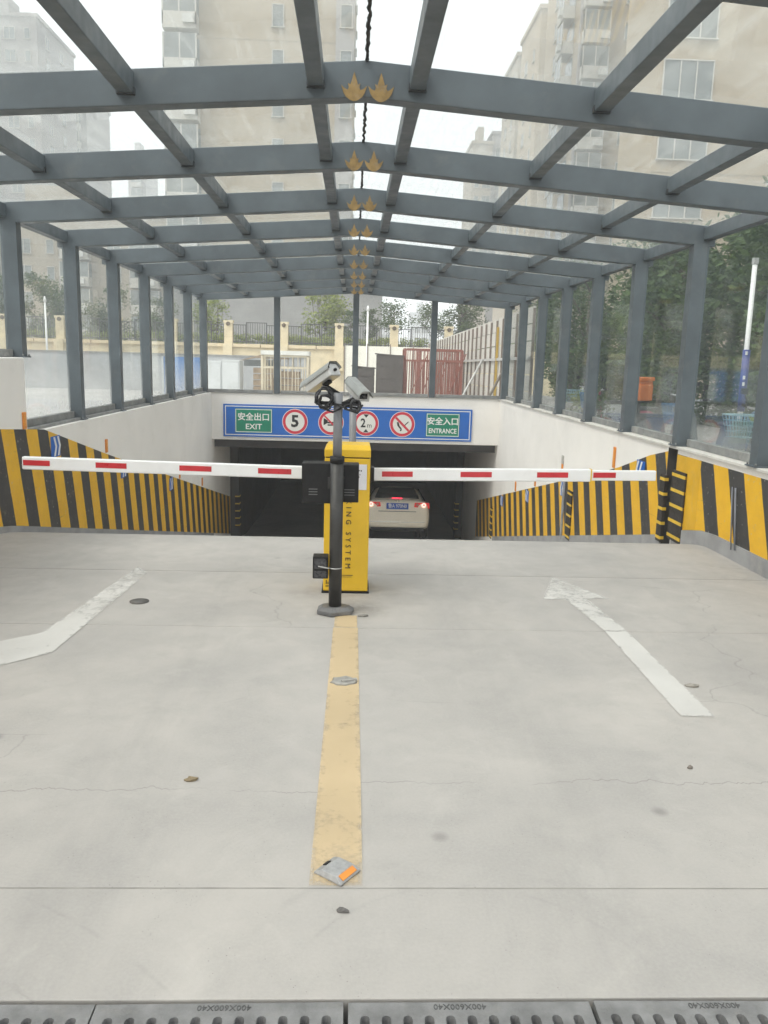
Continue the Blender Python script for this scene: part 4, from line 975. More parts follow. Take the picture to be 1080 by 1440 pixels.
def leaves(mb, centers, n, size, rnd, droop=0.0):
    for i in range(n):
        c, r = centers[rnd.randrange(len(centers))]
        v = Vector((rnd.gauss(0, 1), rnd.gauss(0, 1), rnd.gauss(0, .8)))
        v = v.normalized()*r*(rnd.random()**0.45)
        p = Vector(c)+v
        d = Vector((rnd.uniform(-1, 1), rnd.uniform(-1, 1), rnd.uniform(-.6, .5)-droop)).normalized()
        e = d.cross(Vector((rnd.uniform(-1, 1), rnd.uniform(-1, 1), rnd.uniform(-1, 1)))).normalized()
        L = size*rnd.uniform(.6, 1.3); Wd = L*0.45
        mb.add([p, p+d*L*0.5+e*Wd*0.5, p+d*L, p+d*L*0.5-e*Wd*0.5], [(0, 1, 2, 3)])
def tree_meshes(seed, H, cr, n, size, mat, base=0.35, droop=0, wid=1.0, stems=1):
    rnd = random.Random(seed); tr = MB(); cl = []
    zc0 = H*base
    for st in range(stems):
        ox = rnd.uniform(-.15, .15)*stems
        tr.tube([(ox, 0, 0), (ox+rnd.uniform(-.05, .05), rnd.uniform(-.05, .05), zc0*0.6), (ox*1.5+rnd.uniform(-.1, .1), rnd.uniform(-.1, .1), H*0.8)], [0.022*H/stems**.5, 0.016*H/stems**.5, 0.004*H], 8)
    for k in range(16):
        a = rnd.uniform(0, 2*PI); h = rnd.uniform(zc0, H*0.92); f = math.sin(PI*min(1, max(0.12, (h-zc0*0.7)/(H-zc0*0.7))))**0.6
        r = cr*wid*f*rnd.uniform(.35, 1.0)
        e = (r*math.cos(a), r*math.sin(a), h+rnd.uniform(-.1, .35)*cr*0.4)
        z0 = max(zc0*0.55, h-r*rnd.uniform(.6, 1.0))
        tr.tube([(0, 0, z0), (e[0]*.5, e[1]*.5, (z0+e[2])/2+.05*H), e], [0.008*H, 0.005*H, 0.002*H], 5)
        cl.append((e, cr*rnd.uniform(.26, .46)))
        for q in range(2):
            cl.append(((e[0]*.6+rnd.gauss(0, .2)*cr, e[1]*.6+rnd.gauss(0, .2)*cr, e[2]+rnd.gauss(0, .18)*cr), cr*rnd.uniform(.2, .38)))
    cw = MB(); leaves(cw, cl, n, size, rnd, droop)
    return tr.mesh('trunk', BARK), cw.mesh('crown', mat)
TK = {
 'dark1': tree_meshes(11, 6.0, 2.2, 6500, 0.22, LDARK, .22),
 'dark2': tree_meshes(12, 7.0, 2.4, 7000, 0.23, LDARK, .25),
 'mid1': tree_meshes(13, 6.5, 2.2, 6000, 0.22, LMID, .25),
 'airy': tree_meshes(14, 4.0, 1.5, 1500, 0.20, LMID, .3),
 'light': tree_meshes(15, 3.6, 1.6, 2600, 0.20, LLITE, .22, stems=4, droop=.2),
 'cone': tree_meshes(16, 3.2, 0.7, 2200, 0.14, LMID, .12),
}
def tree(kind, x, y, z, sc_, rot, label, group, name='tree'):
    t = thing(name, (x, y, z), label, 'tree', group, rz=rot); t.scale = (sc_,)*3
    for nm, me in zip(('trunk', 'crown'), TK[kind]):
        o = bpy.data.objects.new(nm, me); COL.objects.link(o); o.parent = t
# beyond the fence
G1 = 'trees on the terrace behind the iron fence'
tree('light', -1.75, 50, 2.2, 1.0, 0.3, 'light green feathery tree behind the fence, left of the middle gable post', G1)
tree('airy', 2.35, 50, 2.1, 0.78, 1.0, 'loose leafy tree against the white sky, right of the middle gable post', G1)
tree('airy', 5.0, 54, 2.1, 0.82, 2.2, 'dark twiggy tree partly hidden by the gable post right of the middle', G1)
tree('cone', 0.9, 48.5, 2.2, 0.75, 0.1, 'small conical evergreen just right of the middle gable post', G1)
tree('cone', -0.25, 48.2, 2.2, 0.7, 2.1, 'small conical evergreen just left of the middle gable post', G1)
tree('mid1', 7.2, 56, 1.9, 0.78, 4.4, 'bushy green tree above the near end of the white hoarding', G1)
tree('mid1', 10.8, 52, 1.0, 0.85, 2.9, 'bushy green tree behind the outer end of the white hoarding', G1)
tree('light', -8.4, 50, 2.0, 0.85, 4.0, 'light green tree beside the corner post on the exit side', G1)
tree('mid1', -12.2, 52, 1.0, 0.62, 1.5, 'rounded green tree seen through the fourth side pane', G1)
tree('dark1', -18.6, 51, 1.2, 0.8, 2.5, 'dark tree beneath the tower seen through the first side pane', G1)
tree('mid1', -15.4, 53, 1.0, 0.72, 0.5, 'green tree seen through the second side pane', G1)
tree('dark2', -22.6, 53, 1.0, 0.75, 0.9, 'dark tree at the frame edge on the exit side', G1)
# hedge along the fence
hd = MB(); rnd = random.Random(21)
cs = [((rnd.uniform(-28, 14), 46.6+rnd.uniform(-.15, .5), 2.35+rnd.uniform(0, .42)), 0.22) for i in range(700)]
leaves(hd, cs, 26000, 0.13, rnd)
tag(hd.build('hedge', LLITE), 'clipped yellow green hedge growing behind the iron fence', 'hedge', kind='stuff')

# grey hall behind the fence: siding boards one by one
hall = thing('grey_hall', (-5.6, 62, 2.2), 'long grey hall with horizontal siding behind the fence', 'building')
s = MB(); s.box(-13.2, 2.0, 62, 80, 2.2, 6.9); s.build('hall_wall', M('hall_grey', (0.26, 0.26, 0.262), 0.8, 0.08, 1), hall)
bd = MB(); bd.bar((-7.6, 0, 0), (7.6, 0, 0), 0.05, 0.335, up=(0, -0.06, 1)); bd = bd.mesh('siding_board', M('siding_grey', (0.30, 0.295, 0.30), 0.7, 0.1, 0.8))
for i in range(12): place('siding_board', bd, hall, (-5.6, 61.95, 2.9+i*0.345))
s = MB(); s.box(-13.5, 2.3, 61.6, 80.3, 6.9, 7.15); s.build('roof', M('hall_roof', (0.2, 0.2, 0.2), 0.7), hall)

# slim lamp poles beyond
def lamp_pole(x, y, z0, z1, label, r=0.05):
    t = thing('lamp_pole', (x, y, z0), label, 'lamp pole', 'white lamp poles beyond the yard')
    s = MB(); s.tube([(x, y, z0), (x, y, z1)], [r, r*0.8], 10); s.build('shaft', WHITE, t)
    s = MB(); s.tube([(x, y, z1), (x, y, z1+0.25)], [r*1.6, r*0.6], 10); s.build('lamp_head', WHITE, t)
lamp_pole(0.66, 43, -0.1, 4.1, 'slim white lamp pole just right of the middle gable post', 0.055)
lamp_pole(-15.1, 41.5, -0.1, 4.0, 'slim white lamp pole seen through the first side pane', 0.055)

# ================================================================ yard: hoarding and building materials
HB = M('hoarding_white', (0.44, 0.42, 0.385), 0.7, 0.08, 1.2, dirt=0.35, dirtcol=(0.42, 0.38, 0.32))
HR = M('hoarding_rib', (0.16, 0.13, 0.11), 0.7, 0.2, 4, dirt=0.4, dirtcol=(0.3, 0.2, 0.12))
ho = thing('site_hoarding', (4.05, 33, -0.1), 'white panelled site hoarding with dark ribs running away beside the yard', 'hoarding')
bdm = MB(); bdm.box(-0.012, 0.012, -0.44, 0.44, -0.181, 0.181); bdm = bdm.mesh('board', HB)
rbm = MB(); rbm.box(-0.05, 0.0, -0.035, 0.035, 0, 2.9); rbm = rbm.mesh('rib', HR)
ylist = [19.1+0.96*i for i in range(28)]
for y in ylist:
    x = 4.05-0.0*(y-19); hz = 2.92-(y-19)*0.012
    for j in range(8):
        z = hz-0.2-j*0.386
        if z < 0.0: break
        place('board', bdm, ho, (x+0.01*((j*7+int(y*3)) % 3-1)*0.4, y, z))
    place('rib', rbm, ho, (x-0.012, y-0.48, hz-2.92-0.05))
mb = MB(); mb.bar((4.0, 18.8, 1.75), (4.0, 46, 1.55), 0.05, 0.07); mb.build('rail', M('galvanised', (0.45, 0.45, 0.44), 0.5, 0.15, 3, metal=0.3), ho)
mb = MB(); mb.tube([(3.95, 25.4, 1.72), (3.05, 25.2, 0.0)], 0.035, 8); mb.build('brace', M('galvanised', (0.45, 0.45, 0.44)), ho)
mb = MB(); mb.tube([(3.95, 21.0, 1.75), (3.1, 20.9, 0.0)], 0.035, 8); mb.build('brace', M('brace_rust', (0.16, 0.14, 0.12), 0.7), ho)
mb = MB(); mb.bar((3.985, 23.1, 0), (3.985, 23.1, 2.6), 0.06, 0.06); mb.build('yellow_post', M('ochre_post', (0.40, 0.27, 0.05), 0.6, 0.15, 4), ho)
# far white panels across the yard
h2 = thing('white_panel_row', (2.4, 43, -0.1), 'row of white panels standing across the yard below the fence', 'hoarding')
pmn = MB(); pmn.box(-0.57, 0.57, -0.02, 0.02, 0, 2.42); pmn = pmn.mesh('panel', M('panel_white', (0.72, 0.70, 0.62), 0.7, 0.06, 1, dirt=0.2))
pst = MB(); pst.box(-0.025, 0.025, -0.04, 0.0, 0, 2.55); pst = pst.mesh('panel_post', HR)
for i in range(5):
    place('panel', pmn, h2, (0.1+i*1.18, 43, -0.1)); place('panel_post', pst, h2, (0.1+i*1.18-0.59, 42.975, -0.1))
# white low block wall on the exit side of the yard
h3 = thing('white_site_wall', (-12, 40, -0.1), 'low whitish site wall along the yard below the terrace on the exit side', 'wall')
s = MB(); s.box(-30, -2.2, 40, 40.2, -0.1, 1.62); s.build('wall_face', M('site_wall', (0.34, 0.35, 0.355), 0.8, 0.3, 0.5, dirt=0.7, dirtcol=(0.45, 0.44, 0.42)), h3)
s = MB(); s.box(-30, -2.2, 39.95, 40.25, 1.622, 1.68); s.build('capping', RAIL, h3)
GP = M('pale_steel_panel', (0.50, 0.52, 0.52), 0.6, 0.08, 1.5, dirt=0.25)
BP = M('blue_sheet', (0.08, 0.20, 0.46), 0.5, 0.1, 1.5, dirt=0.15)
for i, (x, y, l) in enumerate(((-5.45, 27.0, 'faded blue site screen at the corner of the gable end'),)):
    t = thing('site_screen', (x, y, -0.1), l, 'site screen')
    w_ = 0.72
    s = MB(); s.box(x-w_, x+w_, y, y+0.05, -0.1, 1.55 if i == 0 else 1.75); s.build('sheet', BP, t)
    s = MB()
    for xx in (x-w_, x+w_): s.box(xx-0.03, xx+0.03, y-0.02, y-0.001, -0.1, 1.56 if i == 0 else 1.76)
    s.build('frame', GP, t)
t = thing('steel_cabinet', (-3.85, 25.4, -0.1), 'pale grey steel cabinets standing behind the gable sill', 'cabinet')
for x0, x1, h in ((-4.42, -3.98, 1.46), (-3.975, -3.44, 1.50)):
    s = MB(); s.box(x0, x1, 25.1, 25.9, -0.1, h); d_ = s.build('case', GP, t, bevel=0.01)
    s = MB(); s.box(x0+0.04, x1-0.04, 25.085, 25.1, 0.0, h-0.08); s.build('door', M('cab_door', (0.53, 0.55, 0.55), 0.5, 0.06, 2, dirt=0.3), d_)
t = thing('paper_sack', (-4.05, 24.6, -0.1), 'small white sack on the ground before the steel cabinets', 'sack')
WOOD = M('old_wood', (0.34, 0.27, 0.20), 0.85, 0.25, 5, dirt=0.3, dirtcol=(0.16, 0.13, 0.1))
s = MB(); s.loft([[(-4.15, 24.5, -0.1), (-3.95, 24.5, -0.1), (-3.95, 24.7, -0.1), (-4.15, 24.7, -0.1)], [(-4.18, 24.47, .3), (-3.93, 24.48, .3), (-3.92, 24.72, .3), (-4.17, 24.73, .3)], [(-4.12, 24.55, .62), (-3.98, 24.55, .64), (-3.98, 24.65, .62), (-4.12, 24.66, .6)]]); s.build('sack', WHITE, t)
t = thing('timber_pile', (-3.1, 27.2, -0.1), 'leaning pile of old timber between the steel cabinets and the cream frame', 'timber pile')
rnd = random.Random(5)
for i in range(11):
    s = MB(); x = -3.9+0.1*i; s.bar((x, 27.1+0.05*(i % 3), 1.42+0.03*i), (x+1.15, 27.3, 1.62+rnd.uniform(-.05, .22)), 0.10, 0.04); s.build('plank', WOOD, t)
for i in range(7):
    s = MB(); s.box(-3.25, -2.55, 26.9, 27.4, -0.1+0.2*i, 0.07+0.2*i); s.build('plank_stack', WOOD, t)
s = MB(); s.box(-3.55, -2.6, 26.95, 27.6, 1.32, 1.52); s.build('tarpaulin', M('tarp', (0.12, 0.13, 0.13), 0.6), t)
CRM = M('cream_steel', (0.56, 0.50, 0.38), 0.6, 0.1, 4, dirt=0.5, dirtcol=(0.3, 0.22, 0.14))
def rack(name, x0, x1, y, z1, nb, label, mat, cat='frame', depth=0.9, brace=False, topbox=False):
    t = thing(name, ((x0+x1)/2, y, -0.1), label, cat)
    for x in (x0, x1):
        for yy in (y, y+depth):
            s = MB(); s.box(x-0.035, x+0.035, yy-0.035, yy+0.035, -0.1, z1); s.build('corner_post', mat, t)
    for yy in (y, y+depth):
        for z in (0.35, z1-0.35, z1):
            s = MB(); s.box(x0+0.036, x1-0.036, yy-0.025, yy+0.025, z-0.03, z+0.03); s.build('rail', mat, t)
        for i in range(nb):
            x = x0+(x1-x0)*(i+0.7)/(nb+0.4); s = MB(); s.bar((x, yy, -0.1), (x+rnd.uniform(-.03, .03), yy, z1-(0.35 if i % 2 else 0.03)), 0.024, 0.024); s.build('bar', mat, t)
    for x in (x0, x1):
        for z in (0.35, z1): s = MB(); s.box(x-0.02, x+0.02, y+0.036, y+depth-0.036, z-0.03, z+0.03); s.build('side_rail', mat, t)
    if topbox:
        s = MB(); s.box(x0-0.04, x1+0.04, y-0.06, y+depth+0.06, z1+0.032, z1+0.16); s.build('cover_sheet', M('pale_sheet', (0.62, 0.62, 0.58), 0.7, 0.1, 3), t)
    if brace:
        for i in range(3):
            s = MB(); xa = x0+(x1-x0)*i/3; s.bar((xa, y-0.04, 0.1), (xa+(x1-x0)/2.5, y-0.04, z1-0.1), 0.03, 0.03); s.build('diagonal', mat, t)
    return t
ck = rack('cream_cage', -2.82, -1.42, 25.6, 1.66, 13, 'cream barred steel cage under a pale sheet, left of the cameras', CRM, 'cage', topbox=True)
for i in range(6):
    s = MB(); s.box(-2.6+0.06*(i % 3), -1.6-0.1*(i % 2), 25.8, 26.3, -0.1+0.22*i, 0.09+0.22*i); s.build('stored_board', WOOD, ck)
REDO = M('red_oxide', (0.23, 0.085, 0.065), 0.7, 0.15, 4, dirt=0.3, dirtcol=(0.2, 0.1, 0.06))
rack('red_scaffold_rack', 1.62, 3.42, 26.2, 1.98, 24, 'red oxide steel scaffold rack beside the white hoarding', REDO, 'scaffold', depth=1.0, brace=True)
rack('red_scaffold_rack', 2.3, 3.75, 29.0, 2.0, 16, 'second red oxide rack, farther back against the hoarding', REDO, 'scaffold', depth=1.0, brace=True)
BRN = M('dark_brown_board', (0.07, 0.06, 0.056), 0.7, 0.15, 2, dirt=0.3, dirtcol=(0.16, 0.13, 0.11))
for nm, x0, x1, y, z1, l in (('crate', 0.70, 1.55, 26.0, 1.80, 'tall dark brown crate left of the red scaffold rack'), ('crate', -0.05, 0.66, 26.3, 1.40, 'low dark brown crate beside the taller brown one')):
    t = thing(nm, ((x0+x1)/2, y, -0.1), l, 'crate', 'brown crates in the yard')
    s = MB(); s.box(x0+.02, x1-.02, y+.02, y+0.9, -0.1, z1-0.02); s.build('crate_core', BRN, t)
    k = 5
    for i in range(k):
        za = -0.1+(z1+0.1)*i/k; zb = -0.1+(z1+0.1)*(i+1)/k-0.012
        s = MB(); s.box(x0, x1, y-0.02, y+0.019, za, zb); s.build('board', BRN, t)
    s = MB(); s.add([(x0-.03, y-.05, z1), (x1+.03, y-.05, z1-.06), (x1+.03, y+.95, z1-.06), (x0-.03, y+.95, z1), (x0-.03, y-.05, z1+.03), (x1+.03, y-.05, z1-.03), (x1+.03, y+.95, z1-.03), (x0-.03, y+.95, z1+.03)], [(0, 3, 2, 1), (4, 5, 6, 7), (0, 1, 5, 4), (1, 2, 6, 5), (2, 3, 7, 6), (3, 0, 4, 7)]); s.build('lid', BRN, t)

# ================================================================ entrance side: pavement, scooters, trees, building
s = MB(); s.box(3.95, 9.5, -6, 40, -0.099, 0.12); tag(s.build('pavement', M('paving', (0.26, 0.25, 0.24), 0.85, 0.2, 2, dirt=0.4), bevel=0.02), None, kind='structure')
def scooter(x, y, rot, col, label, basket=None, bcol=None, box=None, seatc=(0.02, 0.02, 0.02)):
    """electric scooter, local +X is forward"""
    t = thing('electric_scooter', (x, y, 0.121), label, 'scooter', 'scooters parked beside the canopy', rz=rot)
    BODY = M('scooter_%s' % '_'.join('%02d' % int(c*99) for c in col), col, 0.35, 0.1, 5)
    for wx in (-0.52, 0.58):
        mb = MB(); mb.ring((wx, 0, 0.21), 0.165, 0.045, 'y', 20, 8); wl_ = mb.build('wheel', TYRE, t, local=True)
        mb = MB(); mb.tube([(wx, -0.03, .21), (wx, 0.03, .21)], 0.10, 14); mb.build('rim', RIM, wl_, local=True)
    mb = MB(); sec = lambda x_, w_, z0, z1: [(x_, -w_, z0), (x_, w_, z0), (x_, w_*0.8, z1), (x_, -w_*0.8, z1)]
    mb.loft([sec(-.72, .07, .42, .56), sec(-.55, .13, .36, .66), sec(-.15, .13, .24, .68), sec(-.08, .12, .22, .34), sec(.22, .12, .22, .30), sec(.32, .10, .24, .40)]); mb.build('body_shell', BODY, t, local=True, bevel=0.015)
    mb = MB(); mb.loft([sec(.30, .15, .26, .34), sec(.38, .17, .28, .80), sec(.44, .10, .76, .98), sec(.40, .05, .95, 1.02)]); mb.build('leg_shield', BODY, t, local=True, bevel=0.015)
    mb = MB(); mb.loft([[(-.70, -.09, .68), (-.70, .09, .68), (-.70, .08, .74), (-.70, -.08, .74)], [(-.35, -.13, .67), (-.35, .13, .67), (-.35, .12, .74), (-.35, -.12, .74)], [(-.06, -.09, .66), (-.06, .09, .66), (-.06, .08, .71), (-.06, -.08, .71)]]); mb.build('seat', M('seat_%02d' % int(seatc[0]*99), seatc, 0.5, 0.15, 8), t, local=True, bevel=0.02)
    mb = MB(); mb.tube([(.58, 0, .21), (.44, 0, .70), (.38, 0, 1.0)], 0.025, 8); mb.build('front_fork', IRON, t, local=True)
    mb = MB(); mb.tube([(.30, -.34, 1.06), (.38, -.12, 1.03), (.38, .12, 1.03), (.30, .34, 1.06)], 0.014, 8); hb_ = mb.build('handlebar', RIM, t, local=True)
    for sy in (-1, 1):
        mb = MB(); mb.tube([(.34, sy*.22, 1.045), (.30, sy*.34, 1.06)], 0.02, 8); mb.build('grip', BLACKP, hb_, local=True)
        mb = MB(); mb.tube([(.36, sy*.2, 1.05), (.36, sy*.27, 1.2)], 0.006, 6); mb.bar((.36, sy*.23, 1.23), (.36, sy*.33, 1.23), 0.02, 0.07); mb.build('mirror', BLACKP, hb_, local=True)
    if basket:
        mb = MB(); bx0, bx1, bw0, bw1, z0, z1 = .50, .74, .12, .17, .70, .96
        if basket == 'wire':
            for f in [i/6 for i in range(7)]:
                for sy in (-1, 1): mb.tube([(bx0+(bx1-bx0)*f, sy*bw0, z0), (bx0-.02+(bx1-bx0+.06)*f, sy*bw1, z1)], 0.004, 4)
                y0_, y1_ = bw0*(2*f-1), bw1*(2*f-1)
                for xa, xb in ((bx0, bx0-.02), (bx1, bx1+.04)): mb.tube([(xa, y0_, z0), (xb, y1_, z1)], 0.004, 4)
                mb.tube([(bx0, y0_, z0), (bx1, y0_, z0)], 0.004, 4)
            for f in [i/4 for i in range(5)]:
                xa, xb, ww, zz = bx0-.02*f, bx1+.04*f, bw0+(bw1-bw0)*f, z0+(z1-z0)*f; rr = 0.008 if f == 1 else 0.004
                mb.tube([(xa, -ww, zz), (xb, -ww, zz), (xb, ww, zz), (xa, ww, zz), (xa, -ww, zz)], rr, 4)
        else:
            for f in [i/7 for i in range(8)]:
                for sy in (-1, 1): mb.bar((bx0+(bx1-bx0)*f, sy*bw0, z0), (bx0-.02+(bx1-bx0+.06)*f, sy*bw1, z1), 0.016, 0.006)
                y0_, y1_ = bw0*(2*f-1), bw1*(2*f-1)
                for xa, xb in ((bx0, bx0-.02), (bx1, bx1+.04)): mb.bar((xa, y0_, z0), (xb, y1_, z1), 0.016, 0.006, up=(1, 0, 0))
            for f in (0, .5, 1):
                xa, xb, ww, zz = bx0-.02*f, bx1+.04*f, bw0+(bw1-bw0)*f, z0+(z1-z0)*f
                for q in (((xa, -ww, zz), (xb, -ww, zz)), ((xa, ww, zz), (xb, ww, zz)), ((xa, -ww, zz), (xa, ww, zz)), ((xb, -ww, zz), (xb, ww, zz))): mb.bar(*q, 0.012, 0.035)
            mb.box(bx0, bx1, -bw0, bw0, z0-.01, z0)
        mb.build('basket', bcol, t, local=True)
    if box:
        mb = MB(); mb.box(-.82, -.52, -.15, .15, .95, 1.22); bxo = mb.build('delivery_box', box, t, local=True, bevel=0.02)
        mb = MB(); mb.box(-.83, -.51, -.16, .16, 1.27, 1.33); mb.box(-.81, -.53, -.14, .14, 1.219, 1.271); mb.build('box_lid', box, bxo, local=True, bevel=0.01)
        mb = MB(); mb.bar((-.8, 0, .93), (-.52, 0, .93), 0.2, 0.03); mb.bar((-.67, 0, .60), (-.67, 0, .93), 0.05, 0.05); mb.build('rack', IRON, t, local=True)
BW1 = M('basket_paleblue', (0.25, 0.42, 0.48), 0.5, 0.1, 10); BW2 = M('basket_blue', (0.04, 0.14, 0.28), 0.5, 0.1, 10)
BOXO = M('delivery_orange', (0.70, 0.20, 0.05), 0.5, 0.1, 5, dirt=0.2)
LB = M('teal', (0.03, 0.1, 0.18))
scooter(5.2, 9.75, PI+0.35, (0.03, 0.10, 0.18), 'dark blue scooter with pale blue wire basket beside the second post', 'wire', BW1)
scooter(5.35, 11.9, PI+0.1, (0.10, 0.12, 0.13), 'grey scooter with dark blue plastic basket beside the third post', 'slat', BW2)
scooter(5.25, 13.6, 0.5, (0.06, 0.06, 0.07), 'dark scooter carrying an orange delivery box', None, None, BOXO)
scooter(5.2, 15.8, PI-0.2, (0.25, 0.03, 0.06), 'maroon scooter with blue basket beside the fifth post', 'slat', BW2)
scooter(5.4, 18.0, PI+0.3, (0.32, 0.33, 0.33), 'silver scooter with wire basket near the gable end', 'wire', BW1)
scooter(5.6, 8.3, PI-0.25, (0.20, 0.21, 0.22), 'grey scooter partly hidden by the post nearest the frame edge', 'wire', BW1)
# blue and white banded pole
t = thing('barrier_light_pole', (6.72, 14.0, 0.12), 'white pole with dark blue lower sleeve among the scooters', 'pole')
s = MB(); s.tube([(6.72, 14, 0.12), (6.70, 14, 3.35)], [0.045, 0.04], 12); s.build('shaft', WHITE, t)
s = MB(); s.tube([(6.72, 14, 0.9), (6.712, 14, 1.95)], 0.062, 12); sl = s.build('sleeve', M('navy_sleeve', (0.02, 0.04, 0.22), 0.5), t)
s = MB()
for z in (1.22, 1.34, 1.45, 1.86): s.box(6.665, 6.70, 13.925, 13.94, z, z+0.06)
s.build('sleeve_marks', WHITE, sl)
s = MB(); s.box(6.66, 6.74, 13.96, 14.04, 3.36, 3.46); s.build('lamp_head', SILVER, t)
# shrubs by the pavement
for i, (x, y, l, k) in enumerate(((5.0, 8.9, 'scruffy yellow green shrub just outside the pane past the first visible post', LLITE), (4.6, 14.9, 'small green shrub outside the fourth side pane', LMID), (4.7, 17.2, 'small green shrub near the gable corner on the entrance side', LLITE))):
    t = thing('shrub', (x, y, 0.12), l, 'shrub', 'shrubs outside the side glass')
    mb = MB(); rnd = random.Random(30+i); leaves(mb, [((rnd.gauss(0, .12), rnd.gauss(0, .12), rnd.uniform(.25, .95)), .14) for q in range(14)], 420, 0.10, rnd); mb.build('foliage', k, t, local=True)
    mb = MB()
    for q in range(6): mb.tube([(rnd.gauss(0, .04), rnd.gauss(0, .04), 0), (rnd.gauss(0, .12), rnd.gauss(0, .12), rnd.uniform(.6, 1.0))], [0.012, 0.005], 5)
    mb.build('stem', BARK, t, local=True)
G2 = 'trees along the entrance side'
spots = [('dark1', 8.6, 9.5, 1.0, 'dark leafy tree nearest the frame edge on the entrance side'),
 ('dark2', 10.5, 12.6, .95, 'dark leafy tree behind the blue sleeved pole'),
 ('dark1', 8.8, 15.5, .95, 'dark leafy tree behind the orange delivery box'),
 ('dark2', 10.2, 18.6, .85, 'fourth dark tree along the entrance side'),
 ('dark1', 8.6, 21.8, .85, 'fifth dark tree along the entrance side'),
 ('dark2', 9.6, 25.5, .8, 'sixth dark tree along the entrance side'),
 ('mid1', 8.3, 29.5, .8, 'seventh tree along the entrance side, greener than its neighbours'),
 ('dark1', 9.0, 34, .85, 'farthest dark tree along the entrance side'),
 ('dark2', 13.2, 15.4, 1.0, 'dark tree of the back row behind the scooters'),
 ('dark1', 13.6, 21, 1.0, 'dark tree of the back row behind the fourth post'),
 ('dark1', 12.2, 11.2, 1.1, 'dark tree of the back row behind the blue sleeved pole'),
 ('dark2', 14.6, 18.2, 1.1, 'dark tree of the back row, third from the blue sleeved pole'),
 ('dark1', 13.4, 24.6, 1.0, 'dark tree of the back row behind the fifth post'),
 ('dark2', 11.6, 22.9, .9, 'dark tree between the front and back rows behind the fifth post'),
 ('dark1', 11.8, 32, .95, 'dark tree of the back row farthest along'),
 ('dark2', 12.8, 28, .95, 'dark tree of the back row toward the hoarding')]
for i, (k, x, y, s_, l) in enumerate(spots): tree(k, x, y, -0.1 if x > 9.5 else 0.05, s_, i*1.7, l, G2)
hg = MB(); rnd = random.Random(44)
cs = [((9.9+rnd.uniform(-.2, .9), rnd.uniform(4, 42), rnd.uniform(0.05, 1.9)), 0.35) for i in range(900)]
leaves(hg, cs, 22000, 0.2, rnd); tag(hg.build('tall_hedge', LDARK), 'tall dark hedge behind the parked scooters', 'hedge', kind='stuff')
# low brick building behind the trees
BRK = M('dull_brick', (0.24, 0.12, 0.10), 0.85, 0.2, 1.2, dirt=0.3, dirtcol=(0.14, 0.1, 0.09))
lb = thing('brick_building', (19, 20, -0.1), 'dull red brick building glimpsed behind the dark trees', 'building')
s = MB(); s.box(16.5, 24, 4, 33, -0.1, 6.6); s.build('wall', BRK, lb)
s = MB(); s.box(16.3, 24.2, 3.8, 33.2, 6.6, 6.85); s.build('roof', M('hall_roof', (0.2, 0.2, 0.2)), lb)
for y in (7, 11, 15, 19, 23, 27, 31):
    s = MB(); s.box(16.44, 16.52, y-0.8, y+0.8, 1.2, 2.9); f_ = s.build('window', WHITE, lb)
    s = MB(); s.box(16.42, 16.4399, y-0.7, y+0.7, 1.3, 2.8); s.build('pane', LENS, f_)

# ================================================================ towers
WG = M('tower_glass', (0.17, 0.185, 0.18), 0.2, 0.3, 0.6, spec=0.6)
WFR = M('tower_trim', (0.48, 0.46, 0.42), 0.7, 0.06, 1)
CURT = M('lit_room', (0.75, 0.68, 0.5), 0.7, 0.1, 2)
def win_mesh(w_, h_, nm='window', mull=1, cw=None):
    mb = MB(); mb.box(-w_/2, w_/2, -0.04, 0.02, -h_/2, h_/2); mb.cur = 1
    t_ = 0.06
    mb.box(-w_/2-t_, w_/2+t_, -0.10, 0.0, h_/2, h_/2+t_); mb.box(-w_/2-t_-.05, w_/2+t_+.05, -0.18, 0.0, -h_/2-t_, -h_/2)
    for x in [-w_/2-t_/2, w_/2+t_/2]+[-w_/2+w_*(k+1)/(mull+1) for k in range(mull)]: mb.box(x-t_/2, x+t_/2, -0.08, 0.0, -h_/2, h_/2)
    return mb.mesh(nm, [WG, WFR])
def balc_mesh(w_, d=1.1):
    mb = MB(); mb.box(-w_/2, w_/2, -0.04, 0.02, -1.1, 1.25); mb.cur = 1
    mb.box(-w_/2, w_/2, -d, 0, -1.42, -1.2); mb.box(-w_/2, w_/2, -d, -d+0.1, -1.2, -0.35)
    for x in (-w_/2+.05, w_/2-.05, 0): mb.box(x-.05, x+.05, -d+.01, -d+0.09, -.35, 1.3)
    mb.box(-w_/2, -w_/2+0.09, -d, 0, -1.2, -0.35); mb.box(w_/2-.09, w_/2, -d, 0, -1.2, -0.35)
    mb.cur = 0; mb.box(-w_/2+.1, w_/2-.1, -d+.03, -d+.06, -.35, 1.28)
    mb.cur = 2; mb.box(w_*0.12, w_*0.12+0.8, -d-0.34, -d-0.02, -1.15, -0.6)
    return mb.mesh('balcony', [WG, WFR, M('ac_unit', (0.55, 0.55, 0.53), 0.6)])
WMS = {'win': win_mesh(1.5, 1.6), 'slim': win_mesh(0.75, 1.45, mull=0), 'wide': win_mesh(2.6, 1.9, mull=2), 'balc': balc_mesh(2.4), 'balcw': balc_mesh(3.4), 'lit': None}
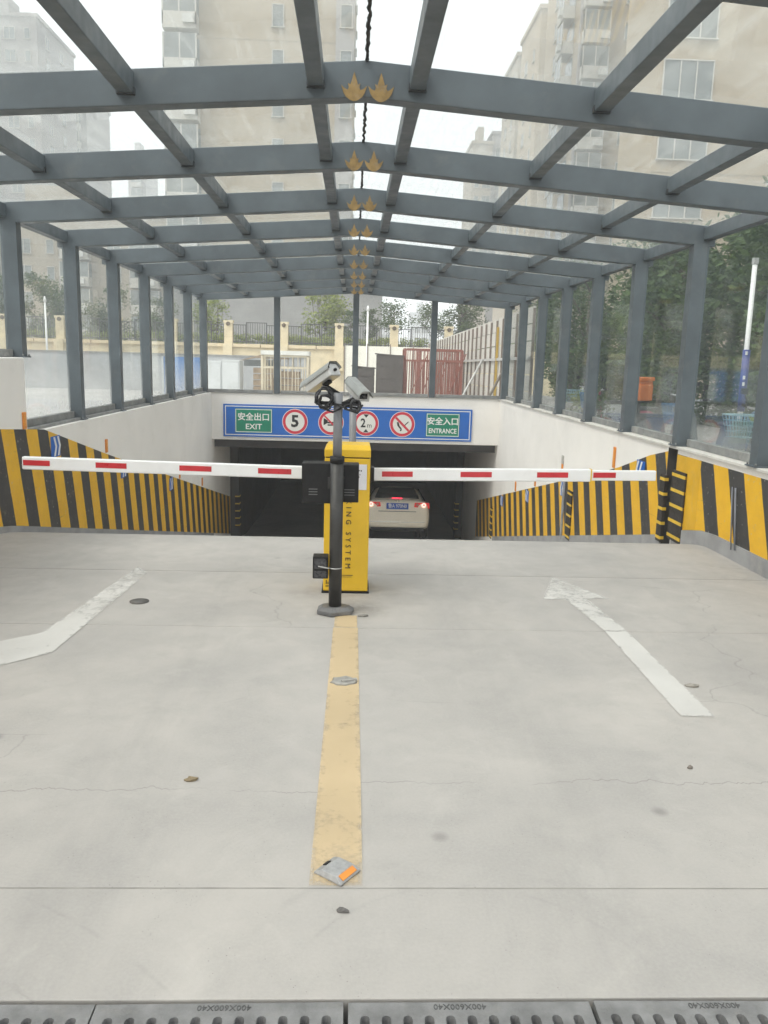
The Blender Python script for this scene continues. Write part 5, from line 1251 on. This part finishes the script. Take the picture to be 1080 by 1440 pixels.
def tower(name, x0, x1, y0, y1, z1, col, label, front=(), sideL=(), sideR=(), fl=3.0, zmin=4, zmax=None, trim=None, grp='residential towers in the haze', band=True):
    t = thing(name, ((x0+x1)/2, (y0+y1)/2, -0.1), label, 'tower', grp)
    wm = M('facade_%02d%02d%02d' % tuple(int(c*99) for c in col), col, 0.85, 0.06, 0.25, dirt=0.18, dirtcol=tuple(c*0.75 for c in col))
    s = MB(); s.box(x0, x1, y0, y1, -0.1, z1); s.build('wall', wm, t)
    s = MB(); s.box(x0-.25, x1+.25, y0-.25, y1+.25, z1, z1+0.5); s.box(x0+(x1-x0)*.3, x0+(x1-x0)*.6, y0+2, y0+6, z1+.5, z1+3.5); s.build('roof', wm, t)
    if trim:
        for a, b in trim:
            s = MB(); s.box(a, b, y0-0.35, y0-0.001, -0.1, z1-0.2); s.build('facade_pier', M('facade_dark', (0.33, 0.31, 0.30), 0.8, 0.08, 0.5), t)
    zmax = zmax or z1
    k = 0
    z = 1.6
    while z < zmax-1.5:
        if z >= zmin:
            for xc, kd in front: place('balcony' if kd[:4] == 'balc' else 'window', WMS[kd], t, (xc, y0-(0.36 if trim and any(a <= xc <= b for a, b in trim) else 0.005), z))
            for yc, kd in sideL: place('balcony' if kd[:4] == 'balc' else 'window', WMS[kd], t, (x0-0.005, yc, z), (0, 0, -PI/2))
            for yc, kd in sideR: place('balcony' if kd[:4] == 'balc' else 'window', WMS[kd], t, (x1+0.005, yc, z), (0, 0, PI/2))
            if band and k % 3 == 0:
                s = MB(); s.box(x0-.03, x1+.03, y0-.03, y0-.001, z-1.62, z-1.5); s.build('floor_band', wm, t)
            k += 1
        z += fl
    return t
BEI = (0.37, 0.305, 0.22); BEI2 = (0.34, 0.295, 0.23); GRY = (0.26, 0.245, 0.235)
tower('apartment_tower', -13.6, -0.42, 64, 78, 62, BEI, 'big beige tower rising above the middle of the canopy roof', front=((-12.7, 'balc'), (-5.9, 'slim'), (-1.0, 'slim')), sideR=((68, 'win'), (73, 'win')), zmin=7, zmax=40, trim=((-1.75, -0.43),))
tower('apartment_tower', -58, -46.6, 130, 146, 48.8, GRY, 'grey hazy tower at the top corner on the exit side', front=((-55, 'balc'), (-50.5, 'win'), (-48, 'slim')), sideR=((134, 'win'), (140, 'win')), zmin=7)
tower('apartment_tower', -54.6, -46.8, 152, 166, 45.5, GRY, 'grey hazy tower just right of the corner tower', front=((-52.6, 'win'), (-49, 'balc')), zmin=7)
tower('apartment_tower', -52.6, -48.6, 200, 212, 46, (0.42, 0.41, 0.4), 'small distant tower peeping above a rafter on the exit side', front=((-50.6, 'balc'),), zmin=25)
tower('apartment_block', -46, -22, 100, 114, 17.2, BEI2, 'lower beige block with balcony columns behind the side panes', front=((-43, 'balcw'), (-38.5, 'win'), (-35.5, 'slim'), (-32.5, 'balcw'), (-28.2, 'win'), (-24.5, 'balcw')), zmin=3, fl=3)
tower('apartment_tower', -42.5, -33.5, 96, 100, 30, BEI2, 'beige tower with balcony columns seen through the first side panes', front=((-41.3, 'balc'), (-38, 'slim'), (-34.9, 'balc')), zmin=3) if False else None
# entrance side
tower('apartment_tower', 21.2, 24.9, 160, 172, 41.5, BEI2, 'smallest distant tower in the stepped row, pale beige', front=((22.2, 'slim'), (24.0, 'win')), zmin=14)
tower('apartment_tower', 25.2, 33.5, 162, 176, 43.8, GRY, 'grey brown tower of the stepped row, second smallest', front=((26.6, 'win'), (29.6, 'balc'), (32, 'slim')), zmin=14)
tower('apartment_tower', 23.4, 30, 130, 142, 46.4, BEI2, 'pale tower of the stepped row with narrow visible face', front=((24.4, 'slim'), (26.2, 'balc')), sideL=((133, 'win'), (138, 'win')), zmin=14)
tower('apartment_tower', 22.4, 31, 110, 122, 45.0, BEI, 'tall beige tower of the stepped row with a grey balcony bay', front=((23.6, 'slim'), (25.0, 'slim'), (27.3, 'balc')), sideL=((113, 'slim'), (118, 'win')), zmin=14, trim=((26.0, 28.6),))
tower('apartment_tower', 19.8, 31, 80, 94, 46, BEI, 'near tower of the stepped row with balcony column at its corner', front=((21.2, 'balc'), (24.4, 'slim'), (27.4, 'slim'), (29.8, 'balc')), sideL=((83, 'balc'), (89, 'win')), zmin=10, trim=((19.81, 20.0),))
tower('apartment_tower', 15.75, 40, 46, 52, 40, BEI, 'closest beige tower with wide glazed windows on the entrance side', front=((17.35, 'wide'), (23.5, 'wide'), (28.5, 'balcw')), zmin=4)
tower('apartment_tower', 30, 48, 66, 80, 50, BEI2, 'beige tower set behind the closest tower', front=((33, 'win'), (38, 'balc')), zmin=10)
# far skyline block above the yard
tower('apartment_tower', 5.6, 10.2, 220, 232, 13, (0.55, 0.56, 0.57), 'pale far block low above the fence through the gable glass', front=((6.8, 'win'), (8.8, 'win')), zmin=3)
tower('apartment_tower', 16, 22, 240, 252, 15, (0.55, 0.56, 0.57), 'far pale block farther along the skyline', front=((18, 'win'), (20, 'win')), zmin=3)

# ================================================================ haze
hz = MB(); hz.box(-120, 120, -30, 300, -5.2, 70)
hm, ht, ho_ = newmat('haze'); pv = N(ht, 'VolumePrincipled'); pv.inputs['Density'].default_value = 0.0026; pv.inputs['Color'].default_value = (0.93, 0.96, 1, 1); pv.inputs['Anisotropy'].default_value = 0.2
link(pv.outputs[0], ho_.inputs['Volume'])
tag(hz.build('haze', hm), 'thin pale haze over the whole place', 'haze', kind='stuff')
